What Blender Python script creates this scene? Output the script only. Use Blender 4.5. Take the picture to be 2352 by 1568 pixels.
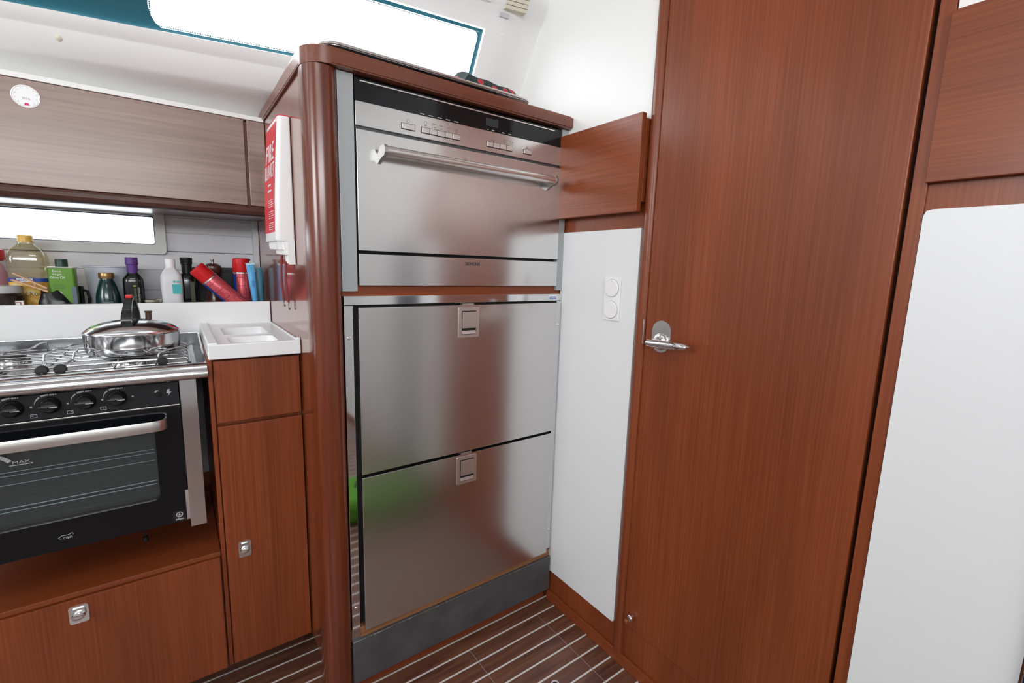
import bpy, bmesh, math, random
from mathutils import Vector, Matrix
random.seed(7)
for o in list(bpy.data.objects): bpy.data.objects.remove(o)
SC = bpy.context.scene; COL = SC.collection
PI = math.pi

# ------------------------------------------------------------------ camera
CAM = Vector((0, -1.07, 1.11))
def cam_axes(yaw, pitch, roll):
    cy, sy = math.cos(yaw), math.sin(yaw); cp, sp = math.cos(pitch), math.sin(pitch)
    f = Vector((sy*cp, cy*cp, -sp)); rt = Vector((cy, -sy, 0)); dn = f.cross(rt)
    cr, sr = math.cos(roll), math.sin(roll)
    return cr*rt+sr*dn, -sr*rt+cr*dn, f
r_, d_, f_ = cam_axes(math.radians(36.10), math.radians(9.02), math.radians(-1.695))
cd = bpy.data.cameras.new('camera'); cam = bpy.data.objects.new('camera', cd); COL.objects.link(cam)
cd.sensor_width = 36; cd.lens = 1064.6/2352*36; cd.clip_start = 0.02
m = Matrix(((r_.x, -d_.x, -f_.x, CAM.x), (r_.y, -d_.y, -f_.y, CAM.y), (r_.z, -d_.z, -f_.z, CAM.z), (0, 0, 0, 1)))
cam.matrix_world = m
SC.camera = cam

# ------------------------------------------------------------------ world, lights, exposure
SC.view_settings.view_transform = 'Standard'
SC.view_settings.look = 'None'
SC.view_settings.gamma = 1
SC.view_settings.use_curve_mapping = False
SC.view_settings.exposure = 0.03
w = bpy.data.worlds.new('overcast_sky'); SC.world = w; w.use_nodes = True
bg = w.node_tree.nodes['Background']; bg.inputs[0].default_value = (0.93, 0.97, 1.0, 1); bg.inputs[1].default_value = 3.4

def area(name, loc, target, sx, sy, power, col=(1, 1, 1), spread=180):
    l = bpy.data.lights.new(name, 'AREA'); l.shape = 'RECTANGLE'; l.size = sx; l.size_y = sy
    l.energy = power; l.color = col; l.spread = math.radians(spread)
    o = bpy.data.objects.new(name, l); COL.objects.link(o); o.location = loc
    d = Vector(target)-Vector(loc); o.rotation_euler = d.to_track_quat('-Z', 'Y').to_euler()
    return o
area('daylight_hatch', (-0.25, -1.15, 2.10), (-0.1, -0.6, 0), 0.5, 0.5, 1.8, (1.0, 0.985, 0.96))
area('fill_companionway', (-2.35, -0.95, 1.66), (0.9, -0.25, 1.78), 0.9, 0.6, 7.0, (1.0, 0.99, 0.97), 100)  # added fill from the unseen aft end, narrowed to brighten the upper cabin
area('fill_opposite_side', (-0.80, -2.86, 1.76), (0.3, 0.4, 1.86), 1.95, 0.38, 14, (0.95, 0.98, 1.0), 125)  # added fill on the unseen side, tilted up to lift liner and lockers
area('daylight_galley_window', (0.05, 0.66, 1.90), (0.2, -1.2, 1.35), 1.7, 0.25, 10, (0.94, 0.98, 1.0))

# ------------------------------------------------------------------ materials
def mat(name, col=(0.8, 0.8, 0.8), rough=0.5, metal=0.0, coat=0.0, spec=0.5, emis=None, trans=0.0, ior=1.45, coat_rough=0.1):
    M = bpy.data.materials.new(name); M.use_nodes = True
    b = M.node_tree.nodes['Principled BSDF']
    b.inputs['Base Color'].default_value = (*col, 1); b.inputs['Roughness'].default_value = rough
    b.inputs['Metallic'].default_value = metal; b.inputs['Coat Weight'].default_value = coat
    b.inputs['Coat Roughness'].default_value = coat_rough
    b.inputs['Specular IOR Level'].default_value = spec
    b.inputs['Transmission Weight'].default_value = trans; b.inputs['IOR'].default_value = ior
    return M
def N(M, t): return M.node_tree.nodes.new(t)
def L(M, a, b): M.node_tree.links.new(a, b)
def noise_mat(M, scale, ramp, nscale=1.0, detail=6, target='Base Color', rough=None, bump=0.0):
    b = M.node_tree.nodes['Principled BSDF']
    tc = N(M, 'ShaderNodeTexCoord'); mp = N(M, 'ShaderNodeMapping'); mp.inputs['Scale'].default_value = scale
    L(M, tc.outputs['Object'], mp.inputs['Vector'])
    n = N(M, 'ShaderNodeTexNoise'); n.inputs['Scale'].default_value = nscale; n.inputs['Detail'].default_value = detail
    n.inputs['Roughness'].default_value = 0.6
    L(M, mp.outputs[0], n.inputs['Vector'])
    r = N(M, 'ShaderNodeValToRGB'); els = r.color_ramp.elements
    while len(els) < len(ramp): els.new(0.5)
    for e, (p, c) in zip(els, ramp): e.position = p; e.color = (*c, 1)
    L(M, n.outputs['Fac'], r.inputs[0])
    L(M, r.outputs[0], b.inputs[target])
    if bump:
        bp = N(M, 'ShaderNodeBump'); bp.inputs['Strength'].default_value = bump; bp.inputs['Distance'].default_value = 0.001
        L(M, n.outputs['Fac'], bp.inputs['Height']); L(M, bp.outputs[0], b.inputs['Normal'])
    return n, r, mp
def wood(name, axis, dark, mid, light, rough=0.42, coat=0.25, along=3.2, across=230.0):
    M = mat(name, mid, rough, 0, coat, 0.4, coat_rough=0.22)
    sc = [across, across, across]; sc[axis] = along
    noise_mat(M, tuple(sc), [(0.28, dark), (0.5, mid), (0.74, light)], 1.0, 7)
    # slow colour drift of the veneer
    nt = M.node_tree; b = nt.nodes['Principled BSDF']; ramp = [n for n in nt.nodes if n.type == 'VALTORGB'][0]
    tc = [n for n in nt.nodes if n.type == 'TEX_COORD'][0]
    mp = N(M, 'ShaderNodeMapping'); s2 = [9.0]*3; s2[axis] = 0.9; mp.inputs['Scale'].default_value = s2
    L(M, tc.outputs['Object'], mp.inputs[0]); n2 = N(M, 'ShaderNodeTexNoise'); n2.inputs['Scale'].default_value = 1; n2.inputs['Detail'].default_value = 3
    L(M, mp.outputs[0], n2.inputs['Vector'])
    mx = N(M, 'ShaderNodeMix'); mx.data_type = 'RGBA'; mx.blend_type = 'MULTIPLY'; mx.inputs[0].default_value = 1
    r2 = N(M, 'ShaderNodeValToRGB'); r2.color_ramp.elements[0].position = 0.3; r2.color_ramp.elements[0].color = (0.80, 0.76, 0.72, 1)
    r2.color_ramp.elements[1].position = 0.7; r2.color_ramp.elements[1].color = (1.12, 1.12, 1.12, 1)
    L(M, n2.outputs['Fac'], r2.inputs[0]); L(M, ramp.outputs[0], mx.inputs[6]); L(M, r2.outputs[0], mx.inputs[7]); L(M, mx.outputs[2], b.inputs['Base Color'])
    return M
WD = ((0.170, 0.0345, 0.0085), (0.215, 0.047, 0.0130), (0.272, 0.069, 0.022))
W_SIDE = wood('mahogany_lacquered', 2, *WD, rough=0.3, coat=1.0)
W_SIDE.node_tree.nodes['Principled BSDF'].inputs['Coat Roughness'].default_value = 0.09
W_SIDE.node_tree.nodes['Principled BSDF'].inputs['Coat IOR'].default_value = 2.1
W_V = wood('mahogany_vertical', 2, *WD)
W_H = wood('mahogany_horizontal', 0, *WD)
W_Y = wood('mahogany_cross', 1, *WD)
W_UP = wood('locker_veneer_glare', 0, (0.21, 0.130, 0.102), (0.27, 0.175, 0.140), (0.32, 0.220, 0.180), rough=0.4, coat=0.6, across=120)  # mahogany greyed and lightened: glare put into the veneer colour
W_RED = wood('mahogany_post', 2, (0.11, 0.018, 0.005), (0.145, 0.027, 0.008), (0.185, 0.042, 0.013), rough=0.22, coat=0.8, across=90)
W_DK = wood('dark_rail', 0, (0.05, 0.018, 0.011), (0.075, 0.026, 0.016), (0.10, 0.036, 0.022), rough=0.3, coat=0.4)
W_RAW = wood('oiled_ledge', 0, (0.20, 0.085, 0.035), (0.33, 0.15, 0.066), (0.42, 0.2, 0.09), rough=0.5, coat=0.0)
WHITE = mat('white_laminate', (0.785, 0.80, 0.82), 0.38)
WHITE_G = mat('white_gloss', (0.86, 0.86, 0.85), 0.5)
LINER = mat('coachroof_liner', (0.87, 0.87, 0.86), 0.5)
CORIAN = mat('white_worktop', (0.86, 0.87, 0.88), 0.3)
PVC = mat('white_pvc', (0.86, 0.86, 0.86), 0.35)
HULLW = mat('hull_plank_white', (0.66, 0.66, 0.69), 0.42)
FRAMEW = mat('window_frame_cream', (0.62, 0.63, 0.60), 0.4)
GREYFILL = mat('grey_filler', (0.40, 0.42, 0.43), 0.4, metal=0.35)
KICK = mat('grey_kickboard', (0.075, 0.075, 0.078), 0.45)
noise_mat(KICK, (14, 14, 14), [(0.35, (0.062, 0.062, 0.064)), (0.62, (0.085, 0.085, 0.088)), (0.86, (0.11, 0.11, 0.11))], 1, 6)
def steel(name, col, rough, axis=2, amt=0.035, aniso=0.0):
    M = mat(name, col, rough, 1.0)
    b = M.node_tree.nodes['Principled BSDF']
    tc = N(M, 'ShaderNodeTexCoord'); mp = N(M, 'ShaderNodeMapping'); sc = [900.0]*3; sc[axis] = 4.0; mp.inputs[3].default_value = sc
    L(M, tc.outputs['Object'], mp.inputs[0]); n = N(M, 'ShaderNodeTexNoise'); n.inputs['Scale'].default_value = 1; n.inputs['Detail'].default_value = 2
    L(M, mp.outputs[0], n.inputs['Vector'])
    n2 = N(M, 'ShaderNodeTexNoise'); n2.inputs['Scale'].default_value = 9; n2.inputs['Detail'].default_value = 5; L(M, tc.outputs['Object'], n2.inputs['Vector'])
    a = N(M, 'ShaderNodeMapRange'); a.inputs[3].default_value = rough-amt*0.5; a.inputs[4].default_value = rough+amt*0.5; L(M, n.outputs['Fac'], a.inputs[0])
    a2 = N(M, 'ShaderNodeMapRange'); a2.inputs[3].default_value = -amt*0.6; a2.inputs[4].default_value = amt*0.6; L(M, n2.outputs['Fac'], a2.inputs[0])
    ad = N(M, 'ShaderNodeMath'); ad.operation = 'ADD'; L(M, a.outputs[0], ad.inputs[0]); L(M, a2.outputs[0], ad.inputs[1]); L(M, ad.outputs[0], b.inputs['Roughness'])
    return M
STEEL = steel('brushed_steel', (0.70, 0.69, 0.68), 0.20, 0, 0.03)
STEEL_F = steel('brushed_steel_drawer', (0.68, 0.665, 0.655), 0.23, 0, 0.03)
SATIN = mat('satin_aluminium', (0.80, 0.78, 0.76), 0.34, 1.0)
CHROME = mat('polished_chrome', (0.80, 0.80, 0.81), 0.05, 1.0)
POLISH = steel('polished_steel', (0.74, 0.74, 0.75), 0.10, 0, 0.05)
HOBST = steel('hob_steel', (0.30, 0.31, 0.32), 0.22, 0, 0.04)
GRATE = mat('grate_chrome', (0.62, 0.62, 0.63), 0.16, 1.0)
PANST = mat('pan_steel', (0.74, 0.74, 0.75), 0.12, 1.0)
BLACKGL = mat('black_glass', (0.004, 0.005, 0.007), 0.10)
BLACKP = mat('black_plastic', (0.012, 0.012, 0.013), 0.4)
BLACKG = mat('black_gloss_plastic', (0.012, 0.014, 0.014), 0.18)
PANEL = mat('control_panel_charcoal', (0.014, 0.014, 0.017), 0.42, spec=0.35)
RUBBER = mat('black_gap', (0.006, 0.006, 0.006), 0.6)
DARK = mat('dark_recess', (0.02, 0.009, 0.006), 0.6)
GREYLINE = mat('grey_print', (0.45, 0.46, 0.47), 0.5)
WHITEPR = mat('white_print', (0.8, 0.8, 0.8), 0.5)
DARKPR = mat('dark_print', (0.03, 0.03, 0.035), 0.5)
RED = mat('red_plastic', (0.62, 0.015, 0.02), 0.3)
REDPR = mat('red_print', (0.72, 0.03, 0.05), 0.35)
BLUEPR = mat('blue_print', (0.01, 0.06, 0.35), 0.4)
def glassmat(name, tint=(1, 1, 1), gloss=0.08):
    M = bpy.data.materials.new(name); M.use_nodes = True; nt = M.node_tree; nt.nodes.clear()
    o = nt.nodes.new('ShaderNodeOutputMaterial'); mx = nt.nodes.new('ShaderNodeMixShader'); t = nt.nodes.new('ShaderNodeBsdfTransparent'); g = nt.nodes.new('ShaderNodeBsdfGlossy')
    t.inputs[0].default_value = (*tint, 1); g.inputs['Roughness'].default_value = 0.03
    mx.inputs[0].default_value = gloss; nt.links.new(t.outputs[0], mx.inputs[1]); nt.links.new(g.outputs[0], mx.inputs[2]); nt.links.new(mx.outputs[0], o.inputs[0])
    return M
PANE = glassmat('window_glass', (0.95, 0.98, 1.0))
OVENGL = glassmat('oven_glass', (0.62, 0.66, 0.67), 0.07)
FRIT = mat('window_frit_glare', (0.02, 0.11, 0.15), 0.25, coat=0.3)  # black frit lifted to teal, glare mixed into its colour

# ------------------------------------------------------------------ mesh helpers
def marks(name, boxes, material, parent):
    for bx in boxes: B().box(*bx).done(name, material, parent, smooth=False)
class B:
    def __init__(s): s.bm = bmesh.new(); s.wn = False
    def box(s, x0, x1, y0, y1, z0, z1, bev=0.0, seg=2):
        r = bmesh.ops.create_cube(s.bm, size=1); vs = r['verts']
        for v in vs: v.co = Vector(((x0+x1)/2+v.co.x*(x1-x0), (y0+y1)/2+v.co.y*(y1-y0), (z0+z1)/2+v.co.z*(z1-z0)))
        if bev:
            s.wn = True
            es = list({e for v in vs for e in v.link_edges})
            bmesh.ops.bevel(s.bm, geom=es, offset=bev, segments=seg, affect='EDGES', profile=0.5)
        return s
    def prism(s, pts, axis, a, b):
        """pts: 2D outline; axis: 0 -> pts=(y,z), 1 -> (x,z), 2 -> (x,y); extruded a..b"""
        def P(p, t):
            return {0: Vector((t, p[0], p[1])), 1: Vector((p[0], t, p[1])), 2: Vector((p[0], p[1], t))}[axis]
        v0 = [s.bm.verts.new(P(p, a)) for p in pts]; v1 = [s.bm.verts.new(P(p, b)) for p in pts]
        n = len(pts); s.bm.faces.new(v0); s.bm.faces.new(v1[::-1])
        for i in range(n): s.bm.faces.new((v0[i], v0[(i+1) % n], v1[(i+1) % n], v1[i]))
        return s
    def lathe(s, prof, c=(0, 0, 0), seg=40, axis='Z', sx=1.0, sy=1.0):
        c = Vector(c); rings = []
        def tr(x, y, z):
            if axis == 'Z': return Vector((x*sx, y*sy, z))
            if axis == 'Y': return Vector((x*sx, z, y*sy))
            return Vector((z, x*sx, y*sy))
        for r, z in prof:
            if r < 1e-6: rings.append([s.bm.verts.new(c+tr(0, 0, z))])
            else: rings.append([s.bm.verts.new(c+tr(r*math.cos(2*PI*i/seg), r*math.sin(2*PI*i/seg), z)) for i in range(seg)])
        for a, b in zip(rings, rings[1:]):
            if len(a) == 1 and len(b) == 1: continue
            for i in range(seg):
                j = (i+1) % seg
                if len(a) == 1: s.bm.faces.new((a[0], b[i], b[j]))
                elif len(b) == 1: s.bm.faces.new((a[i], a[j], b[0]))
                else: s.bm.faces.new((a[i], a[j], b[j], b[i]))
        for R in (rings[0], rings[-1]):
            if len(R) > 1: s.bm.faces.new(R)
        return s
    def rrlathe(s, prof, c, hw, hd, rad, seg=6):
        """rounded-rectangle sections: prof = (scale, z)"""
        c = Vector(c); rings = []
        for k, z in prof:
            ring = []
            for q, (sx, sy) in enumerate(((1, 1), (-1, 1), (-1, -1), (1, -1))):
                for i in range(seg+1):
                    a = q*PI/2+i/seg*PI/2
                    ring.append(s.bm.verts.new(c+Vector((k*(sx*(hw-rad)+rad*math.cos(a)), k*(sy*(hd-rad)+rad*math.sin(a)), z))))
            rings.append(ring)
        n = len(rings[0])
        for a, b in zip(rings, rings[1:]):
            for i in range(n): s.bm.faces.new((a[i], a[(i+1) % n], b[(i+1) % n], b[i]))
        s.bm.faces.new(rings[0]); s.bm.faces.new(rings[-1])
        return s
    def tube(s, pts, r, seg=10, closed=False):
        pts = [Vector(p) for p in pts]; n = len(pts); rings = []; ref = None
        for i, p in enumerate(pts):
            if closed: t = (pts[(i+1) % n]-pts[i-1]).normalized()
            else: t = (pts[min(i+1, n-1)]-pts[max(i-1, 0)]).normalized()
            if ref is None:
                ref = Vector((0, 0, 1)) if abs(t.z) < 0.9 else Vector((1, 0, 0))
            u = (ref-t*ref.dot(t))
            if u.length < 1e-4: u = Vector((0, 1, 0))-t*t.y
            u.normalize(); v = t.cross(u); ref = u
            rr = r[i] if isinstance(r, (list, tuple)) else r
            rings.append([s.bm.verts.new(p+rr*(math.cos(2*PI*k/seg)*u+math.sin(2*PI*k/seg)*v)) for k in range(seg)])
        m_ = n if closed else n-1
        for i in range(m_):
            a, b = rings[i], rings[(i+1) % n]
            for k in range(seg): s.bm.faces.new((a[k], a[(k+1) % seg], b[(k+1) % seg], b[k]))
        if not closed: s.bm.faces.new(rings[0]); s.bm.faces.new(rings[-1])
        return s
    def grid(s, rows, thick=None):
        V = [[s.bm.verts.new(Vector(p)) for p in r] for r in rows]
        for a, b in zip(V, V[1:]):
            for i in range(len(a)-1): s.bm.faces.new((a[i], a[i+1], b[i+1], b[i]))
        if thick:
            g = s.bm.faces[:] ; bmesh.ops.recalc_face_normals(s.bm, faces=g); bmesh.ops.solidify(s.bm, geom=g, thickness=thick)
        return s
    def xf(s, M):
        bmesh.ops.transform(s.bm, matrix=M, verts=s.bm.verts[:]); return s
    def done(s, name, material, parent=None, smooth=True, angle=35, origin=None):
        bmesh.ops.recalc_face_normals(s.bm, faces=s.bm.faces[:])
        me = bpy.data.meshes.new(name)
        if smooth:
            for f in s.bm.faces: f.smooth = True
            for e in s.bm.edges:
                if len(e.link_faces) == 2 and e.calc_face_angle(0) > math.radians(angle): e.smooth = False
        if origin: bmesh.ops.translate(s.bm, verts=s.bm.verts[:], vec=-Vector(origin))
        s.bm.to_mesh(me); s.bm.free(); me.materials.append(material)
        o = bpy.data.objects.new(name, me); COL.objects.link(o)
        if s.wn and smooth:
            wm_ = o.modifiers.new('weighted_normal', 'WEIGHTED_NORMAL'); wm_.keep_sharp = True; wm_.weight = 100
        if origin: o.location = origin
        if parent is not None: attach(o, parent)
        return o
BASE = {}
def attach(o, parent):
    o.parent = parent
    r = parent
    off = BASE.get(parent.name)
    if off is not None: o.location = o.location-Vector(off)
def thing(name, label, cat, loc, group=None, local=False):
    o = bpy.data.objects.new(name, None); COL.objects.link(o); o.location = loc; o.empty_display_size = 0.05
    o['label'] = label; o['category'] = cat
    if group: o['group'] = group
    if not local: BASE[o.name] = tuple(loc)
    return o
def tag(o, label, cat, group=None):
    o['label'] = label; o['category'] = cat
    if group: o['group'] = group
    return o
def struct(o): o['kind'] = 'structure'; return o
def lab(o, t): o['label'] = t; return o
def text(s, size, loc, mtx, material, name, parent, thick=0.0003, align='CENTER', xs=1.0):
    """mtx: 3x3 rows -> columns (right, up, out) in world"""
    c = bpy.data.curves.new(name, 'FONT'); c.body = s; c.size = size; c.align_x = align; c.align_y = 'CENTER'; c.extrude = thick; c.resolution_u = 3
    t = bpy.data.objects.new(name, c); COL.objects.link(t)
    dg = bpy.context.evaluated_depsgraph_get(); me = bpy.data.meshes.new_from_object(t.evaluated_get(dg))
    bpy.data.objects.remove(t)
    R = Matrix((mtx[0], mtx[1], mtx[2])).transposed().to_4x4(); R.translation = Vector(loc)
    me.transform(R @ Matrix.Diagonal((xs, 1, 1, 1))); me.materials.clear(); me.materials.append(material)
    o = bpy.data.objects.new(name, me); COL.objects.link(o)
    if parent is not None: attach(o, parent)
    return o
FY = ((1, 0, 0), (0, 0, 1), (0, -1, 0))      # lettering on a face looking to -y
FX = ((0, -1, 0), (0, 0, 1), (-1, 0, 0))     # lettering on a face looking to -x
def rrect(x0, x1, z0, z1, r, n=6):
    P = []
    for cx, cz, a0 in ((x1-r, z1-r, 0), (x0+r, z1-r, 90), (x0+r, z0+r, 180), (x1-r, z0+r, 270)):
        for i in range(n+1):
            a = math.radians(a0+90*i/n); P.append((cx+r*math.cos(a), cz+r*math.sin(a)))
    return P
def ring_prism(b, outer, inner, axis, a, c):
    """frame: outer and inner outlines with the same number of points"""
    def P(p, t):
        return {0: Vector((t, p[0], p[1])), 1: Vector((p[0], t, p[1])), 2: Vector((p[0], p[1], t))}[axis]
    n = len(outer)
    V = [[b.bm.verts.new(P(p, t)) for p in pts] for pts, t in ((outer, a), (inner, a), (inner, c), (outer, c))]
    for k in range(4):
        A, Bv = V[k], V[(k+1) % 4]
        for i in range(n): b.bm.faces.new((A[i], A[(i+1) % n], Bv[(i+1) % n], Bv[i]))
    return b

# ================================================================== SETTING
XB = 0.965           # bulkhead face
# ---- floor: teak laminate with white caulk lines every 5 cm, hatch seams
FL = mat('striped_sole', (0.15, 0.06, 0.035), 0.33, coat=0.25, coat_rough=0.15)
nt = FL.node_tree; b_ = nt.nodes['Principled BSDF']
tc = N(FL, 'ShaderNodeTexCoord'); sep = N(FL, 'ShaderNodeSeparateXYZ'); L(FL, tc.outputs['Object'], sep.inputs[0])
def mth(op, a=None, b=None, v0=None, v1=None):
    n = N(FL, 'ShaderNodeMath'); n.operation = op
    if a is not None: L(FL, a, n.inputs[0])
    if b is not None: L(FL, b, n.inputs[1])
    if v0 is not None: n.inputs[0].default_value = v0
    if v1 is not None: n.inputs[1].default_value = v1
    return n.outputs[0]
yy = mth('MULTIPLY', mth('ADD', sep.outputs['Y'], v1=5.0-0.008+0.025), v1=20.0)
fr = mth('FRACT', yy); idx = mth('FLOOR', yy)
dist = mth('ABSOLUTE', mth('SUBTRACT', fr, v1=0.5))
line = mth('LESS_THAN', dist, v1=0.052)
comb = N(FL, 'ShaderNodeCombineXYZ'); L(FL, mth('MULTIPLY', sep.outputs['X'], v1=3.0), comb.inputs[0]); L(FL, mth('MULTIPLY', sep.outputs['Y'], v1=34.0), comb.inputs[1]); L(FL, mth('MULTIPLY', idx, v1=7.3), comb.inputs[2])
nz = N(FL, 'ShaderNodeTexNoise'); nz.inputs['Scale'].default_value = 1.6; nz.inputs['Detail'].default_value = 8; nz.inputs['Distortion'].default_value = 0.6; L(FL, comb.outputs[0], nz.inputs['Vector'])
rp = N(FL, 'ShaderNodeValToRGB'); e = rp.color_ramp.elements
e[0].position = 0.3; e[0].color = (0.085, 0.031, 0.02, 1); e[1].position = 0.72; e[1].color = (0.215, 0.088, 0.052, 1)
L(FL, nz.outputs['Fac'], rp.inputs[0])
mx = N(FL, 'ShaderNodeMix'); mx.data_type = 'RGBA'; L(FL, line, mx.inputs[0]); L(FL, rp.outputs[0], mx.inputs[6]); mx.inputs[7].default_value = (0.72, 0.70, 0.68, 1)
s1 = mth('LESS_THAN', mth('ABSOLUTE', mth('SUBTRACT', sep.outputs['X'], v1=0.881)), v1=0.0009)
s2 = mth('LESS_THAN', mth('ABSOLUTE', mth('SUBTRACT', sep.outputs['X'], v1=0.628)), v1=0.0009)
yl = mth('LESS_THAN', sep.outputs['Y'], v1=-0.045)
sm = mth('MULTIPLY', mth('MAXIMUM', s1, s2), yl)
mx2 = N(FL, 'ShaderNodeMix'); mx2.data_type = 'RGBA'; L(FL, sm, mx2.inputs[0]); L(FL, mx.outputs[2], mx2.inputs[6]); mx2.inputs[7].default_value = (0.30, 0.27, 0.26, 1)
L(FL, mx2.outputs[2], b_.inputs['Base Color'])
struct(B().box(-2.3, 1.0, -2.8, 0.8, -0.03, 0.0).done('floor', FL, smooth=False))

# ---- bulkhead (right): mahogany panel with the door opening
DY0, DY1, DZ0 = -0.812, -0.328, 0.136        # door leaf
bb = B()
def joint(z): return 0.476-0.211*(XB+0.258)-0.581*(z-1.65)+0.045
bb.prism([(DY1+0.003, 0), (0.70, 0), (0.70, 1.48), (joint(1.55)+0.03, 1.50), (joint(1.55)+0.01, 1.55), (joint(2.02)+0.01, 2.02), (joint(2.02), 2.06), (DY1+0.003, 2.06)], 0, XB, XB+0.03)
bb.box(XB, XB+0.03, -1.036, DY0-0.006, 0, 2.06)
bb.box(XB, XB+0.03, DY0-0.007, DY1+0.004, 0, DZ0-0.004)
struct(bb.done('wall_right', W_V, smooth=False))
struct(B().box(XB, XB+0.03, -2.8, -1.0365, 0, 2.06).done('wall_right_aft', mat('grey_vinyl_wall', (0.66, 0.66, 0.66), 0.6), smooth=False))
bpy.data.objects['wall_right_aft'].name = 'wall_aft'
struct(B().box(XB-0.010, XB, -2.7, 0.0, 0.0, 0.035, 0.003).done('baseboard_right', W_Y))
# dark rebate behind the door gaps
struct(B().box(XB+0.02, XB+0.05, DY0-0.02, DY1+0.02, 0.1, 2.05).done('trim_1', DARK, smooth=False))
# door post left of the door, rounded nosing
pts = [(XB, -0.3275), (XB, -0.2985), (XB-0.006, -0.2985), (XB-0.012, -0.302), (XB-0.015, -0.308), (XB-0.015, -0.318), (XB-0.012, -0.324), (XB-0.006, -0.3275)]
struct(B().prism(pts, 2, 0.036, 2.02).done('trim_2', W_V))
# flat trim right of the door
struct(B().box(XB-0.006, XB, -0.8385, -0.8185, 0.036, 2.02, 0.0015).done('trim_3', W_V))
# door leaf
dr = thing('door_1', 'tall mahogany veneer cabin door with chrome lever handle', 'door', (XB, (DY0+DY1)/2, DZ0)); dr['kind'] = 'structure'
B().box(XB-0.008, XB+0.018, DY0, DY1, DZ0, 2.018, 0.0025).done('door_leaf', W_V, dr)
hx = XB-0.008
# lever handle: rounded plate, boss, lever
hd = bpy.data.objects.new('door_handle', None); COL.objects.link(hd); hd.location = (hx, -0.378, 0.955); BASE['door_handle'] = (hx, -0.378, 0.955); attach(hd, dr); BASE[hd.name] = (hx, -0.378, 0.955)
pl = []
for i in range(25): a = PI*i/24; pl.append((-0.378+0.027*math.cos(a), 0.967+0.027*math.sin(a)))
for i in range(25): a = PI+PI*i/24; pl.append((-0.378+0.027*math.cos(a), 0.943+0.027*math.sin(a)))
B().prism(pl, 0, hx-0.003, hx).done('rose_plate', POLISH, hd)
B().lathe([(0.0, -0.028), (0.010, -0.028), (0.0105, -0.012), (0.013, -0.009), (0.0185, -0.0075), (0.0205, -0.004), (0.0205, 0)], (hx-0.001, -0.378, 0.942), axis='X').done('boss', CHROME, hd)
lv = B(); pth = []
P0 = Vector((hx-0.036, -0.368, 0.9415))
lv.tube([(hx-0.034, -0.360, 0.941), (hx-0.036, -0.366, 0.941), (hx-0.037, -0.385, 0.941), (hx-0.038, -0.41, 0.9425), (hx-0.040, -0.44, 0.944), (hx-0.041, -0.462, 0.945), (hx-0.039, -0.472, 0.945), (hx-0.035, -0.476, 0.945)], [0.003, 0.0085, 0.0098, 0.0098, 0.0095, 0.0092, 0.0075, 0.003], 18)
lv.done('lever', CHROME, hd)
B().box(XB-0.0165, XB-0.010, -0.3298, -0.3262, 0.930, 0.992, 0.0008).done('strike_plate', CHROME, dr)
# hold-open bolt and plug at the bottom of the door
dm = B().lathe([(0, -0.016), (0.006, -0.016), (0.0085, -0.013), (0.0085, -0.004), (0.006, 0)], (hx, -0.358, 0.176), axis='X')
dm.box(hx-0.0175, hx-0.015, -0.3595, -0.3565, 0.169, 0.183)
dm.done('door_bolt', POLISH, dr)
B().lathe([(0, -0.0015), (0.0045, -0.0015), (0.005, 0)], (hx, -0.337, 0.148), axis='X').done('wood_plug', W_RAW, dr)

# ---- ceiling with a hatch opening, opposite side, aft side (outside the frame, they light and reflect)
cc = B()
hx0, hx1, hy0, hy1 = -0.52, 0.02, -1.42, -0.88
cc.box(-2.3, hx0, -2.65, 0.1, 2.02, 2.06); cc.box(hx1, XB, -2.65, 0.1, 2.02, 2.06)
cc.box(hx0, hx1, -2.65, hy0, 2.02, 2.06); cc.box(hx0, hx1, hy1, 0.1, 2.02, 2.06)
# coachroof side beyond (slopes with the window side) closes the gap left of the window band
struct(cc.done('ceiling', LINER, smooth=False))
wf = B()
wf.box(-2.3, 1.0, -2.83, -2.8, 0, 1.56); wf.box(-2.3, 1.0, -2.83, -2.8, 1.97, 2.06)
wf.box(-2.3, -1.9, -2.83, -2.8, 1.56, 1.97); wf.box(0.30, 1.0, -2.83, -2.8, 1.56, 1.97)
struct(wf.done('wall_front', LINER, smooth=False))
wl = B(); wl.box(-2.33, -2.3, -2.8, -1.55, 0, 2.06); wl.box(-2.33, -2.3, -0.45, 0.8, 0, 2.06); wl.box(-2.33, -2.3, -1.55, -0.45, 0, 1.2)
struct(wl.done('wall_left', LINER, smooth=False))

struct(B().box(-2.3, XB, 0.80, 0.83, 0.0, 1.12).box(-2.3, -1.5, 0.80, 0.83, 1.12, 1.55).done('trim_9', LINER, smooth=False))
# ---- hull side behind the shelf: white planks with a window
YS = 0.77
win = (-1.35, -0.012, 1.120, 1.252)      # outer frame of the galley window
hb = B(); zz = 0.86
planks = [0.86, 0.945, 1.010, 1.072, 1.131, 1.188, 1.237, 1.30]
for z0, z1 in zip(planks, planks[1:]):
    z1 -= 0.0022
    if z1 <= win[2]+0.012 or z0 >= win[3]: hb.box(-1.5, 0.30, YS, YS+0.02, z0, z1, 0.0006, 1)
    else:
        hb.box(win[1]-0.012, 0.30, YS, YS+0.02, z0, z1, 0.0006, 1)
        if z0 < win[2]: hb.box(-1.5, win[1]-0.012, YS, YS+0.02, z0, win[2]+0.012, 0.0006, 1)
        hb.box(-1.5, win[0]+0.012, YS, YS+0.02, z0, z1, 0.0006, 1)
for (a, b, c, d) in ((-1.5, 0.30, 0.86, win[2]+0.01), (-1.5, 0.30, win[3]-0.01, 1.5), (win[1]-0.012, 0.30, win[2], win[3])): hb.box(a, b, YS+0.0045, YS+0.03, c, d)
struct(hb.done('wall_back', HULLW, smooth=False))
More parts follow.
